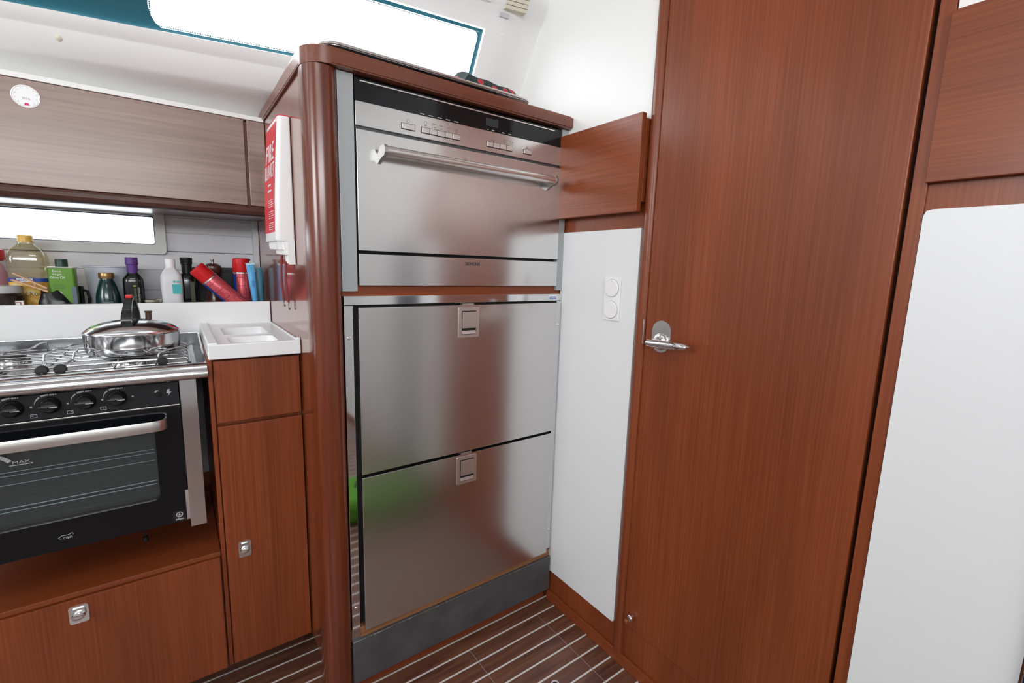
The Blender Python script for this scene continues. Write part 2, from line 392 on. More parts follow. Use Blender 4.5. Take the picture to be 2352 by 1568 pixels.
w1 = thing('window_1', 'long narrow galley window in cream frame above the bottle shelf', 'window', ((win[0]+win[1])/2, YS, win[2])); w1['kind'] = 'structure'
fr_ = B(); o_ = rrect(win[0], win[1], win[2], win[3], 0.012); i_ = rrect(win[0]+0.028, win[1]-0.026, win[2]+0.028, win[3]-0.018, 0.006)
ring_prism(fr_, o_, i_, 1, YS-0.014, YS+0.02).done('window_frame', FRAMEW, w1, angle=50)
g_ = B(); o2 = rrect(win[0]+0.026, win[1]-0.024, win[2]+0.026, win[3]-0.016, 0.006); i2 = rrect(win[0]+0.031, win[1]-0.0285, win[2]+0.0305, win[3]-0.0215, 0.005)
ring_prism(g_, o2, i2, 1, YS-0.002, YS+0.006).done('window_seal', mat('seal_navy', (0.03, 0.05, 0.09), 0.4), w1)
B().box(win[0]+0.028, win[1]-0.026, YS+0.004, YS+0.008, win[2]+0.028, win[3]-0.018).done('pane', PANE, w1, smooth=False)
# pale return strip at the end of the shelf recess
struct(B().box(0.226, 0.242, 0.735, 0.768, 0.95, 1.262, 0.001).done('trim_4', HULLW, smooth=False))

# ---- coachroof side with the long window (tilted liner, leaning in as it rises)
def yc(x, z, off=0.0): return 0.476-0.211*(x+0.258)-0.581*(z-1.65)+off
WX0, WX1, WZ0, WZ1 = -1.45, 0.773, 1.650, 1.797
def zb(x): return WZ0+0.020*max(0.0, (x-0.30)/0.47) if x > 0.3 else WZ0
def zt(x): return WZ1-0.012*max(0.0, (x-0.45)/0.32) if x > 0.45 else WZ1
def prof(x):
    k = min(1.0, max(0.0, (x-0.80)/0.16)); k = k*k*(3-2*k)*0.045
    P = []
    zl2 = 1.572
    y2 = yc(x, zl2)+k
    yback = max(0.60-0.0*x, y2+0.09)
    P.append((yback+0.01, 1.508)); P.append((yback, 1.518)); P.append((yback-0.01, 1.532)); P.append((y2+0.035, 1.556)); P.append((y2+0.012, 1.566)); P.append((y2, zl2))
    z1 = 1.621; y1 = yc(x, z1)+k
    P.append((y1+0.002, z1-0.004)); P.append((y1, z1)); P.append((y1-0.007, z1+0.004))
    return P, k
xs = [-2.3, -1.45, -1.0, -0.6, -0.3, 0.0, 0.3, 0.5, 0.65, WX1+0.0, 0.80, 0.83, 0.86, 0.89, 0.92, 0.94, XB]
low, sill = [], []
ln = B(); rows = []
for x in xs:
    P, k = prof(x)
    z = zb(min(x, WX1))-0.004; P.append((yc(x, z)-0.004+k, z))
    rows.append([(x, y, z_) for y, z_ in P])
ln.grid(rows, 0.004)
# upper band above the window
rows = []
for x in xs:
    _, k = prof(x); za = zt(min(x, WX1))+0.004
    pp = [(yc(x, za)-0.004+k, za), (yc(x, 1.835)-0.004+k, 1.835), (yc(x, 1.842)-0.012+k, 1.842), (yc(x, 1.90)-0.012+k, 1.90), (yc(x, 1.96)-0.016+k, 1.96), (yc(x, 2.0)-0.05+k, 2.0), (yc(x, 2.02)-0.12+k, 2.022)]
    rows.append([(x, y, z) for y, z in pp])
b2 = B().grid(rows, 0.004)
# side jambs
def jamb(xa, xb_):
    n = 6; R = []
    for i in range(n+1):
        x = xa+(xb_-xa)*i/n; _, k = prof(x); xx = min(max(x, WX0), WX1)
        za, zc = zb(xx)-0.004, zt(xx)+0.004
        R.append([(x, yc(x, za+(zc-za)*j/4)-0.004+k, za+(zc-za)*j/4) for j in range(5)])
    return R
b3 = B().grid(jamb(WX1+0.004, XB), 0.004)
b4 = B().grid(jamb(-2.3, WX0-0.004), 0.004)
for q in (b2, b3, b4):
    me = bpy.data.meshes.new('t'); q.bm.to_mesh(me); ln.bm.from_mesh(me); q.bm.free(); bpy.data.meshes.remove(me)
struct(ln.done('wall_back_liner', LINER, angle=60)); bpy.data.objects['wall_back_liner'].name = 'trim_5'
# window pane with black ceramic border (dotted edge) and a dark blanked section on the left
w2 = thing('window_2', 'long tinted-edge coachroof window above the upper lockers', 'window', (-0.3, 0.49, WZ0)); w2['kind'] = 'structure'
def wp(x, t, off=0.012):
    xx = min(x, WX1); z = (zb(xx)-0.006)*(1-t)+(zt(xx)+0.006)*t
    return (x, yc(x, z, off), z)
gp = B(); gp.grid([[wp(WX0+(WX1+0.006-WX0)*i/24, t) for t in (0, 0.5, 1)] for i in range(25)]).done('pane', PANE, w2)
fb = B()
def strip(xa, xb_, ta, tb, n=30):
    fb.grid([[wp(xa+(xb_-xa)*i/n, ta, 0.0095), wp(xa+(xb_-xa)*i/n, tb, 0.0095)] for i in range(n+1)])
strip(WX0, WX1+0.004, 0.0, 0.075); strip(WX0, WX1+0.004, 0.945, 1.0)
strip(WX1-0.006, WX1+0.006, 0.0, 1.0, 2)
# rounded inner corner fillets on the right
for (t0, sgn) in ((0.945, -1), (0.075, 1)):
    R = 0.016; H = 0.15; pts3 = []
    for i in range(7):
        a = PI/2*i/6; pts3.append((WX1-0.006-R+R*math.sin(a), t0+sgn*(R-R*math.cos(a))/H))
    vs = [fb.bm.verts.new(wp(*p, 0.0095)) for p in pts3]; c0 = fb.bm.verts.new(wp(WX1-0.006, t0, 0.0095)); fb.bm.faces.new(vs+[c0])
# dots along the border
def dot(x, t, r=0.0014):
    ring = [fb.bm.verts.new(wp(x+r*math.cos(a*PI/3), t+r/0.15*math.sin(a*PI/3), 0.0095)) for a in range(6)]; fb.bm.faces.new(ring)
for i in range(230):
    x = 0.0+i*0.0034
    if x < WX1-0.02: dot(x, 0.09); dot(x, 0.928)
for i in range(34): dot(WX1-0.009, 0.14+i*0.022, 0.0012)
# blanked left section with a rounded lower right corner
bl = [(WX0, 0.0), (-0.030, 0.0), (-0.012, 0.03), (-0.006, 0.10), (-0.006, 0.25), (-0.002, 1.0), (WX0, 1.0)]
rowsb = []
for t, xr in ((0, 0.03), (0.06, 0.02), (0.12, 0.006), (0.2, -0.002), (0.3, -0.006), (0.5, -0.005), (0.8, 0.0), (1.0, 0.004)):
    rowsb.append([wp(WX0+(xr-WX0)*i/12, t, 0.0092) for i in range(13)])
fb.grid(rowsb)
for i in range(40):
    t = 0.10+i*0.022; xr = -0.005 if t < 0.7 else -0.001
    dot(xr+0.0024, min(t, 0.98), 0.0016)
fb.done('frit_border', FRIT, w2, smooth=False)
# small round cap screwed into the liner
c0 = Vector((-0.175, yc(-0.175, 1.60)-0.001, 1.60)); 
cp = B().lathe([(0, -0.006), (0.004, -0.0055), (0.0075, -0.003), (0.0085, 0.001), (0.0085, 0.003)], (0, 0, 0), axis='Y', seg=28)
cp.xf(Matrix.Rotation(math.radians(30), 4, 'X')); cp.xf(Matrix.Translation(c0))
tag(cp.done('screw_cap', mat('cream_plastic', (0.72, 0.68, 0.55), 0.4), origin=tuple(c0)), 'small cream round cap on the white coachroof liner above the sticker', 'cap')
# pleated blind cassette over the window
bd = thing('pleated_blind', 'folded white window blind with end bracket at the top of the coachroof window', 'blind', (0.2, yc(0.2, 1.86)-0.03, 1.845))
pb = B(); n = 30
def onl(x, z, o): return (x, yc(x, z)-o, z)
def slab(b, x0, x1, z0, z1, o0, o1, nseg=1):
    for i in range(nseg):
        a = x0+(x1-x0)*i/nseg; c = x0+(x1-x0)*(i+1)/nseg
        v = [b.bm.verts.new(onl(x, z, o)) for x in (a, c) for z in (z0, z1) for o in (o0, o1)]
        for f in ((0, 1, 3, 2), (4, 6, 7, 5), (0, 4, 5, 1), (2, 3, 7, 6), (0, 2, 6, 4), (1, 5, 7, 3)): b.bm.faces.new([v[k] for k in f])
slab(pb, -1.2, 0.765, 1.838, 1.843, 0.010, 0.026); slab(pb, -1.2, 0.785, 1.849, 1.915, 0.008, 0.022)
pb.done('cassette', PVC, bd, smooth=False)
ps = B()
for k in range(5): slab(ps, 0.812, 0.875, 1.834+k*0.009, 1.8415+k*0.009, 0.006, 0.0225)
lab(ps.done('pleat_stack', mat('cream_fabric', (0.66, 0.62, 0.50), 0.7), bd, smooth=False), 'cream folded pleats')
tg = B(); slab(tg, 0.806, 0.832, 1.8185, 1.8275, 0.008, 0.012); tg.done('tag', mat('grey_tag', (0.55, 0.53, 0.56), 0.5), bd, smooth=False)

# ================================================================== bulkhead panels and lockers
up = B().prism([(-0.296, 1.46), (0.28, 1.46), (joint(1.6), 1.60), (joint(2.02), 2.02), (-0.296, 2.02)], 0, XB-0.005, XB-0.0002)
tag(up.done('wall_panel', WHITE_G, origin=(XB, 0, 1.46)), 'large glossy white panel above the small locker, left of the door', 'panel')
lp = B().prism([(0.0, 0.110), (0.0, 1.218), (-0.292, 1.218), (-0.292, 0.118), (-0.289, 0.112), (-0.283, 0.110)], 0, XB-0.007, XB)
tag(lp.done('wall_panel', WHITE, origin=(XB, -0.14, 0.11)), 'tall narrow white panel with two round sockets between refrigerator and door', 'panel')
rp_ = B().prism([(-0.8395, 0.110), (-0.8395, 1.208), (-0.8425, 1.216), (-0.85, 1.218), (-1.034, 1.218), (-1.034, 0.110)], 0, XB-0.009, XB-0.0005)
tag(rp_.done('wall_panel', WHITE, origin=(XB, -0.93, 0.11)), 'tall white panel at the right edge, beyond the cabin door', 'panel')
tag(B().box(XB-0.005, XB, -1.035, -0.8395, 1.502, 2.02, 0.002).done('wall_panel', WHITE_G, origin=(XB, -1.2, 1.51)), 'white panel corner above the right-hand locker in the top right corner', 'panel')
tag(B().box(XB-0.022, XB-0.001, -1.30, -1.0375, 0.04, 1.218, 0.003).done('upholstered_panel', mat('navy_vinyl', (0.010, 0.010, 0.030), 0.35), origin=(XB, -1.1, 0.04)), 'dark navy edge beside the white panel in the bottom right corner', 'panel')
# lockers with veneered door boards standing off the bulkhead
t = thing('wall_locker', 'small mahogany wall locker between dishwasher and door', 'cabinet', (XB, -0.14, 1.258))
B().box(XB-0.020, XB, -0.2965, 0.0, 1.280, 1.475, 0.0015).done('carcass', W_V, t)
lab(B().box(XB-0.036, XB-0.020, -0.296, -0.004, 1.2560, 1.4855, 0.0015).done('locker_door', W_Y, t), 'board with grain running sideways')
t = thing('wall_locker', 'mahogany wall locker at the upper right edge, beyond the door', 'cabinet', (XB, -1.1, 1.262))
B().box(XB-0.006, XB-0.0005, -1.033, -0.844, 1.275, 1.49, 0.0015).done('carcass', W_V, t)
B().box(XB-0.017, XB-0.006, -1.035, -0.8365, 1.258, 1.500, 0.0015).done('locker_door', W_Y, t)

# double socket with round covers
t = thing('socket_plate', 'white double wall socket with two round covers on the narrow white panel', 'socket', (XB-0.007, -0.212, 1.035))
B().box(XB-0.0125, XB-0.007, -0.2405, -0.184, 0.977, 1.093, 0.002).done('plate', PVC, t)
for z in (1.064, 1.006):
    B().lathe([(0, -0.0045), (0.0215, -0.0045), (0.0235, -0.003), (0.0235, 0)], (XB-0.0125, -0.2125, z), axis='X', seg=48).done('cover', PVC, t)
    rg = B(); rg.tube([(XB-0.0128, -0.2125+0.0243*math.cos(a*PI/24), z+0.0243*math.sin(a*PI/24)) for a in range(48)], 0.0005, 6, True)
    rg.done('shadow_gap', GREYLINE, t)

# ================================================================== TALL UNIT
XP = 0.243
tu = thing('tall_cabinet', 'tall mahogany galley cabinet with rounded corner post around dishwasher and refrigerator', 'cabinet', (0.6, 0.3, 0))
B().box(XP, XP+0.016, 0.045, 0.76, 0.10, 1.506, 0.001).done('side_panel', W_SIDE, tu)
# corner post: big quarter round, from the floor to the worktop
cpz = [(XP-0.003, 0.052), (XP-0.0045, 0.040), (XP-0.005, 0.028), (XP-0.004, 0.014), (XP-0.001, 0.002), (XP+0.006, -0.009), (XP+0.016, -0.016), (XP+0.028, -0.019), (XP+0.042, -0.018), (XP+0.052, -0.014), (XP+0.058, -0.008), (XP+0.060, -0.001), (XP+0.060, 0.052)]
lab(B().prism(cpz, 2, 0.0, 1.506).done('corner_post', W_RED, tu, angle=50), 'polished rounded mahogany post')
# wooden rail between the appliances, ledge under the refrigerator, plinth
B().box(0.303, 0.960, 0.004, 0.03, 1.036, 1.062).done('rail', W_H, tu, smooth=False)
lab(B().box(0.303, 0.955, -0.006, 0.05, 0.158, 0.192, 0.002).done('ledge', W_RAW, tu), 'lighter bare wood ledge')
B().box(0.303, 0.955, 0.012, 0.05, 0.0, 0.06).done('plinth', W_H, tu, smooth=False)
B().box(XP+0.03, XP+0.045, 0.06, 0.6, 0.0, 0.10).done('plinth', W_Y, tu, smooth=False)
B().box(0.943, 0.953, 0.02, 0.5, 0.19, 1.5).done('side_panel', W_V, tu, smooth=False)
# chipped grey kick board
kb = B(); kb.box(0.303, 0.953, -0.014, -0.006, 0.046, 0.166)
top = [v for v in kb.bm.verts]
lab(kb.done('kick_board', KICK, tu, smooth=False), 'dark grey kick board')
ch = B(); random.seed(3); n = 260; row1, row2 = [], []; d = 0.0004
for i in range(n+1):
    x = 0.304+0.648*i/n
    if random.random() < 0.35: d = random.choice((0.0003, 0.0003, 0.0005, 0.0016, 0.0024)) if x < 0.62 else random.choice((0.0003, 0.0003, 0.0003, 0.0012))
    row1.append((x, -0.01425, 0.1662)); row2.append((x, -0.01425, 0.1660-d))
ch.grid([row1, row2])
lab(ch.done('worn_edge', mat('worn_edge_grey', (0.32, 0.31, 0.30), 0.6), tu, smooth=False), 'pale chips along the worn top edge')
# grey filler strips either side of the dishwasher
lab(B().box(0.3035, 0.3375, -0.006, 0.03, 1.047, 1.507, 0.001).done('filler_strip', GREYFILL, tu), 'grey metal filler strip')
lab(B().box(0.9345, 0.9585, -0.006, 0.03, 1.047, 1.507, 0.001).done('filler_strip', GREYFILL, tu), 'grey metal filler strip')
# thick worktop with the rounded front-left corner
wt = []
Rr = 0.055
wt += [(0.958, -0.022), (0.958, 0.62), (XP-0.006, 0.62)]
for i in range(13):
    a = PI+PI/2*i/12; wt.append((XP-0.006+Rr+Rr*math.cos(a), -0.024+Rr+Rr*math.sin(a)))
wk = B().prism(wt, 2, 1.508, 1.541)
es = [e for e in wk.bm.edges if abs(e.verts[0].co.z-e.verts[1].co.z) < 1e-5]
bmesh.ops.bevel(wk.bm, geom=es, offset=0.004, segments=3, affect='EDGES')
wk.wn = True
wk.done('worktop', wood('worktop_edge', 0, (0.14, 0.042, 0.024), (0.19, 0.06, 0.034), (0.24, 0.083, 0.05), 0.3, 0.4, across=40), tu, angle=40)

# ---- dishwasher
dw = thing('dishwasher', 'compact built-in stainless dishwasher with long bar handle', 'dishwasher', (0.637, 0.02, 1.06))
B().box(0.3385, 0.9335, 0.010, 0.55, 1.062, 1.505).done('housing', RUBBER, dw, smooth=False)
pf = B().box(0.3405, 0.9325, -0.004, 0.010, 1.4555, 1.504, 0.001); gp_ = pf.done('glass_panel', BLACKGL, dw)
lab(gp_, 'glossy black display strip')
B().box(0.352, 0.905, -0.0065, -0.004, 1.4955, 1.4985, 0.0004).done('trim_line', SATIN, gp_, smooth=False)
lab(B().box(0.674, 0.712, -0.0048, -0.0038, 1.468, 1.487, 0.0003).done('display', mat('display_grey', (0.035, 0.045, 0.045), 0.15), gp_), 'unlit digital display')
marks('indicator_mark', [(x-0.0055, x+0.0055, -0.0046, -0.0038, 1.4585, 1.4605) for x in (0.498, 0.520, 0.543, 0.565, 0.588)]+[(x-w_, x+w_, -0.0046, -0.0038, 1.4585, 1.4605) for x, w_ in ((0.681, 0.0015), (0.697, 0.004), (0.729, 0.0045), (0.750, 0.0045))], GREYLINE, gp_)
ctl = B().box(0.3405, 0.9325, -0.006, 0.010, 1.4055, 1.4555, 0.0008).done('control_panel', STEEL, dw)
def button(x0, x1, zc=1.4235, h=0.012):
    bz = B().box(x0-0.0012, x1+0.0012, -0.0066, -0.005, zc-h/2-0.0012, zc+h/2+0.0012).done('button_recess', BLACKP, ctl, smooth=False)
    return B().box(x0, x1, -0.0090, -0.005, zc-h/2, zc+h/2, 0.0008).done('button', SATIN, ctl)
button(0.446, 0.478)
for k in range(5): button(0.4955+k*0.0205, 0.5145+k*0.0205)
for k in range(4): button(0.6765+k*0.0205, 0.6955+k*0.0205)
button(0.796, 0.822, h=0.0095)
PG = mat('print_grey', (0.18, 0.18, 0.19), 0.5)
pr = B(); pr.tube([(0.462+0.0038*math.cos(a*PI/10), -0.0062, 1.4365+0.0038*math.sin(a*PI/10)) for a in range(20)], 0.0004, 5, True); pr.done('power_symbol', PG, ctl)
B().tube([(0.505+0.0036*math.cos(a*PI/10), -0.0062, 1.4405+0.0036*math.sin(a*PI/10)) for a in range(20)], 0.0004, 5, True).done('pot_symbol', PG, ctl)
marks('button_legend', [(x-w_, x+w_, -0.0064, -0.0058, z-0.0006, z+0.0006) for x, z, w_ in ((0.505, 1.4345, 0.003), (0.5265, 1.442, 0.005), (0.5265, 1.4345, 0.006), (0.5465, 1.441, 0.004), (0.547, 1.4345, 0.003), (0.567, 1.4405, 0.004), (0.567, 1.4345, 0.002), (0.5875, 1.4405, 0.004), (0.5875, 1.4345, 0.002),
                 (0.695, 1.4355, 0.005), (0.733, 1.4405, 0.005), (0.733, 1.4375, 0.005), (0.733, 1.4345, 0.004), (0.754, 1.4405, 0.006), (0.754, 1.4355, 0.004), (0.807, 1.4365, 0.004), (0.809, 1.4325, 0.006), (0.801, 1.4135, 0.0025), (0.575, 1.4125, 0.006))], PG, ctl)
B().box(0.3405, 0.9325, -0.001, 0.010, 1.3975, 1.4055).done('gap_strip', mat('gap_grey', (0.10, 0.105, 0.11), 0.4, 0.5), dw, smooth=False)
dd = B().box(0.3405, 0.9325, -0.010, 0.010, 1.1385, 1.3975, 0.0012).done('door_panel', STEEL, dw)
# bar handle: rounded bar on two tapered feet
hb_ = B(); prf = []
for i in range(20):
    a = 2*PI*i/20; prf.append((-0.0435+0.0125*math.cos(a), 1.354+0.0105*math.sin(a)))
hb_.prism(prf, 0, 0.388, 0.882)
hdl = hb_.done('handle', SATIN, dd, angle=50)
for x0, x1 in ((0.3865, 0.394), (0.876, 0.8835)):
    s_ = B().prism([(-0.009, 1.330), (-0.009, 1.350), (-0.028, 1.3655), (-0.0500, 1.3655), (-0.0565, 1.359), (-0.0565, 1.349), (-0.0500, 1.3425), (-0.032, 1.3405)], 0, x0, x1)
    s_.done('handle_foot', bpy.data.materials.get('handle_end') or mat('handle_end', (0.45, 0.44, 0.43), 0.55, 1.0), hdl)
lowp = B().box(0.3405, 0.9325, -0.010, 0.010, 1.060, 1.1315, 0.0012).done('lower_panel', STEEL, dw)
text('SIEMENS', 0.0122, (0.6375, -0.0104, 1.1165), FY, DARKPR, 'lettering', lowp, xs=1.02)

# ---- drawer refrigerator
fg = thing('refrigerator', 'stainless two-drawer refrigerator below the dishwasher', 'refrigerator', (0.63, 0.02, 0.195))
B().box(0.322, 0.942, 0.006, 0.55, 0.197, 1.018).done('housing', RUBBER, fg, smooth=False)
tp = B().box(0.3045, 0.9565, -0.0085, 0.006, 1.016, 1.0362, 0.0008).done('top_trim', POLISH, fg)
B().box(0.905, 0.936, -0.0092, -0.0082, 1.0195, 1.0325).done('logo_backing', WHITEPR, tp, smooth=False)
lg = B().box(0.907, 0.934, -0.0096, -0.0086, 1.0205, 1.0285).done('logo_badge', mat('logo_blue', (0.03, 0.10, 0.38), 0.4), tp, smooth=False)
text('isotherm', 0.0075, (0.9205, -0.0098, 1.0250), FY, WHITEPR, 'lettering', tp, 0.0002, xs=0.92)
fl_ = B().box(0.3045, 0.3245, -0.0075, 0.006, 0.165, 1.0145, 0.0008).done('side_trim', CHROME, fg); lab(fl_, 'mirror-polished left trim')
frt = B().box(0.9385, 0.9565, -0.0075, 0.006, 0.193, 1.0145, 0.0008).done('side_trim', POLISH, fg)
for x, z, p_ in ((0.3145, 0.941, fl_), (0.3150, 0.254, fl_), (0.9490, 0.942, frt), (0.9490, 0.260, frt)):
    sc_ = B().lathe([(0, -0.0016), (0.0032, -0.0014), (0.0046, 0)], (x, -0.0078, z), axis='Y', seg=20)
    sc_.done('screw', SATIN, p_)
def drawer(z0, z1):
    d = B().box(0.3335, 0.9305, -0.020, 0.0, z0, z1, 0.0016).done('drawer_front', STEEL_F, fg)
    zc1 = z1-0.006; zc0 = zc1-0.079
    la = B(); ring_prism(la, rrect(0.5915, 0.6535, zc0, zc1, 0.002), rrect(0.6005, 0.6445, zc0+0.0075, zc1-0.009, 0.0015), 1, -0.0222, -0.0198)
    lt = la.done('latch', SATIN, d)
    B().box(0.6005, 0.6445, -0.0206, -0.0199, zc0+0.0075, zc1-0.009).done('latch_recess', RUBBER, lt, smooth=False)
    B().box(0.6025, 0.6430, -0.0245, -0.0208, zc0+0.0245, zc1-0.0115, 0.001).done('latch_flap', SATIN, lt)
    q = B().prism([(-0.0209, zc0+0.009), (-0.0209, zc0+0.0175), (-0.0232, zc0+0.009)], 0, 0.6015, 0.6435); q.done('latch_lip', SATIN, lt)
    B().box(0.606, 0.640, -0.017, 0.0, z1+0.0005, z1+0.0035).done('latch_tongue', SATIN, d, smooth=False)
    return d
drawer(0.608, 1.0105); drawer(0.190, 0.6005)

# ---- things on top of the tall unit
tr = thing('serving_tray', 'flat silver tray lying on the tall cabinet', 'tray', (0.55, 0.17, 1.541))
def traypt(x, y): return 1.556+0.004*math.cos((x-0.55)/0.27*PI*0.9)*-1+0.0
o_ = rrect(0.285, 0.842, 0.020, 0.34, 0.035, 8)
q = B().prism(o_, 2, 1.5640, 1.5675)
q.done('tray_plate', mat('tray_metal', (0.55, 0.56, 0.57), 0.22, 1.0), tr)
rm = B().tube([(x, y, 1.5685) for x, y in o_], 0.0034, 8, True); rm.done('tray_rim', SATIN, tr)
for x0, x1 in ((0.33, 0.50), (0.52, 0.73)): B().box(x0, x1, 0.030, 0.30, 1.541, 1.5642, 0.002).done('tray_foot', BLACKP, tr)
FLORAL = mat('floral_cloth', (0.02, 0.04, 0.04), 0.7)
nn = FLORAL.node_tree; bq = nn.nodes['Principled BSDF']; tcq = N(FLORAL, 'ShaderNodeTexCoord'); vq = N(FLORAL, 'ShaderNodeTexVoronoi'); vq.inputs['Scale'].default_value = 42
L(FLORAL, tcq.outputs['Object'], vq.inputs['Vector']); rq = N(FLORAL, 'ShaderNodeValToRGB'); rq.color_ramp.interpolation = 'CONSTANT'
el = rq.color_ramp.elements; el[0].position = 0; el[0].color = (0.55, 0.02, 0.05, 1); el[1].position = 0.36; el[1].color = (0.45, 0.16, 0.10, 1); e3 = el.new(0.42); e3.color = (0.016, 0.03, 0.032, 1)
L(FLORAL, vq.outputs['Distance'], rq.inputs[0]); L(FLORAL, rq.outputs[0], bq.inputs['Base Color'])
rows = []
for i in range(13):
    x = 0.632+0.175*i/12; h = 0.044-0.012*(i/12)+0.002*math.sin(i*1.4)
    if i in (0, 12): h *= 0.35
    rows.append([(x+0.006*math.sin(j*0.9), 0.034+0.10*j/7, 1.5695+h*max(0.0, math.sin(PI*j/7))**0.5) for j in range(8)])
tag(B().grid(rows, 0.0015).done('folded_cloth', FLORAL, origin=(0.72, 0.08, 1.5695)), 'dark floral cloth with red flowers folded on the silver tray', 'cloth')

# ---- fire blanket on the side of the tall unit
fbk = thing('fire_blanket', 'white and red fire blanket pouch on the side of the tall cabinet', 'fire blanket', (XP, 0.235, 1.158))
sec = []
def fbsec(z, dx): # outline (x,y)
    xl = XP-0.001-dx; r = 0.010
    P = [(XP-0.001, 0.316), (XP-0.001, 0.158+0.004)]
    for i in range(7):
        a = -PI/2-PI/2*i/6; P.append((XP-0.001-0.006+0.0*i, 0.158)) if False else None
    for i in range(9):
        a = math.radians(0-90*i/8)  # near right corner
        P.append((XP-0.005+0.004*math.cos(a), 0.162+0.004*math.sin(a)))
    for i in range(9):
        a = math.radians(270-90*i/8); P.append((xl+r+r*math.cos(a), 0.158+r+r*math.sin(a)))
    for i in range(9):
        a = math.radians(180-90*i/8); P.append((xl+r+r*math.cos(a), 0.316-r+r*math.sin(a)))
    return [Vector((x, y, z)) for x, y in P]
q = B(); rings = []
for z, dx in ((1.158, 0.040), (1.16, 0.041), (1.25, 0.038), (1.34, 0.033), (1.42, 0.027), (1.438, 0.025)):
    rings.append([q.bm.verts.new(p) for p in fbsec(z, dx)])
for a, b in zip(rings, rings[1:]):
    for i in range(len(a)): q.bm.faces.new((a[i], a[(i+1) % len(a)], b[(i+1) % len(a)], b[i]))
q.bm.faces.new(rings[0]); q.bm.faces.new(rings[-1])
pouch = q.done('pouch', PVC, fbk, angle=60)
q = B(); rings = []
for z, dx in ((1.4382, 0.0255), (1.4405, 0.0255)): rings.append([q.bm.verts.new(p) for p in fbsec(z, dx)])
for i in range(len(rings[0])): q.bm.faces.new((rings[0][i], rings[0][(i+1) % len(rings[0])], rings[1][(i+1) % len(rings[0])], rings[1][i]))
q.bm.faces.new(rings[0]); q.bm.faces.new(rings[1])
lab(q.done('top_edge', REDPR, fbk), 'red top edge')
def fx(z): # x of pouch face (looking to -x)
    t_ = [(1.158, 0.040), (1.25, 0.038), (1.34, 0.033), (1.42, 0.027), (1.438, 0.025)]
    for (a, da), (b, db) in zip(t_, t_[1:]):
        if z <= b: return XP-0.001-(da+(db-da)*(z-a)/(b-a))
    return XP-0.026
q = B(); zs = [1.178, 1.25, 1.34, 1.42, 1.428]
q.grid([[(fx(z)-0.0006, 0.171, z), (fx(z)-0.0006, 0.309, z)] for z in zs], 0.0003)
rl = q.done('red_label', REDPR, pouch, smooth=False); lab(rl, 'red printed label')
def on_face(s, size, y, z, xs=1.0, m=None):
    dz = 0.02; up_ = Vector((fx(z+dz)-fx(z-dz), 0, 2*dz)).normalized(); out = Vector((0, -1, 0)).cross(up_)
    return text(s, size, (fx(z)-0.0012, y, z), ((0, -1, 0), tuple(up_), tuple(out)), m or WHITEPR, 'lettering', pouch, 0.0002, xs=xs)
on_face('FIRE', 0.060, 0.240, 1.365, 1.0); on_face('BLANKET', 0.048, 0.240, 1.322, 0.62)
for yv, zv, wv in ((0.240, 1.290, 0.020), (0.236, 1.276, 0.026)):
    q = B(); q.grid([[(fx(zv)-0.0009, yv-wv, zv), (fx(zv)-0.0009, yv+wv, zv)], [(fx(zv)-0.0009, yv-wv, zv+0.004), (fx(zv)-0.0009, yv+wv, zv+0.004)]]); q.done('small_print', WHITEPR, pouch, smooth=False)
q = B()
for k, z in enumerate((1.245, 1.218, 1.191)):
    q.grid([[(fx(z-0.010)-0.0009, 0.262, z-0.010), (fx(z-0.010)-0.0009, 0.298, z-0.010)], [(fx(z+0.012)-0.0009, 0.262, z+0.012), (fx(z+0.012)-0.0009, 0.298, z+0.012)]])
    for j in range(4):
        zz = z+0.009-j*0.005; q.grid([[(fx(zz)-0.0009, 0.185+0.01*(j % 2), zz), (fx(zz)-0.0009, 0.25, zz)], [(fx(zz)-0.0009, 0.185+0.01*(j % 2), zz+0.0016), (fx(zz)-0.0009, 0.25, zz+0.0016)]])
q.done('printed_pictograms', WHITEPR, pouch, smooth=False)
# folds of the blanket sticking out below
q = B()
for (y0, y1, x0, x1, z0) in ((0.166, 0.300, -0.034, -0.004, 1.140), (0.161, 0.262, -0.026, -0.003, 1.128), (0.157, 0.205, -0.017, -0.002, 1.112)):
    n = 8; rows = []
    for i in range(n+1):
        yv = y0+(y1-y0)*i/n; wv = 0.0015*math.sin(i*1.9+z0*90); zb_ = z0+0.010*(1-i/n)*(1 if x0 > -0.02 else 0.3)*(-1)
        rows.append([(XP+x0+wv, yv, 1.160), (XP+x0+wv*1.5, yv, (z0+1.16)/2), (XP+x0+0.001+wv, yv, zb_), (XP+x1, yv, zb_+0.001), (XP+x1, yv, 1.160)])
    V = [[q.bm.verts.new(p) for p in r] for r in rows]
    for a, b in zip(V, V[1:]):
        for k in range(4): q.bm.faces.new((a[k], a[k+1], b[k+1], b[k]))
    q.bm.faces.new(V[0]); q.bm.faces.new(V[-1])
lab(q.done('blanket_folds', mat('white_cloth', (0.84, 0.84, 0.84), 0.8), fbk, angle=50), 'white blanket folds poking out below')
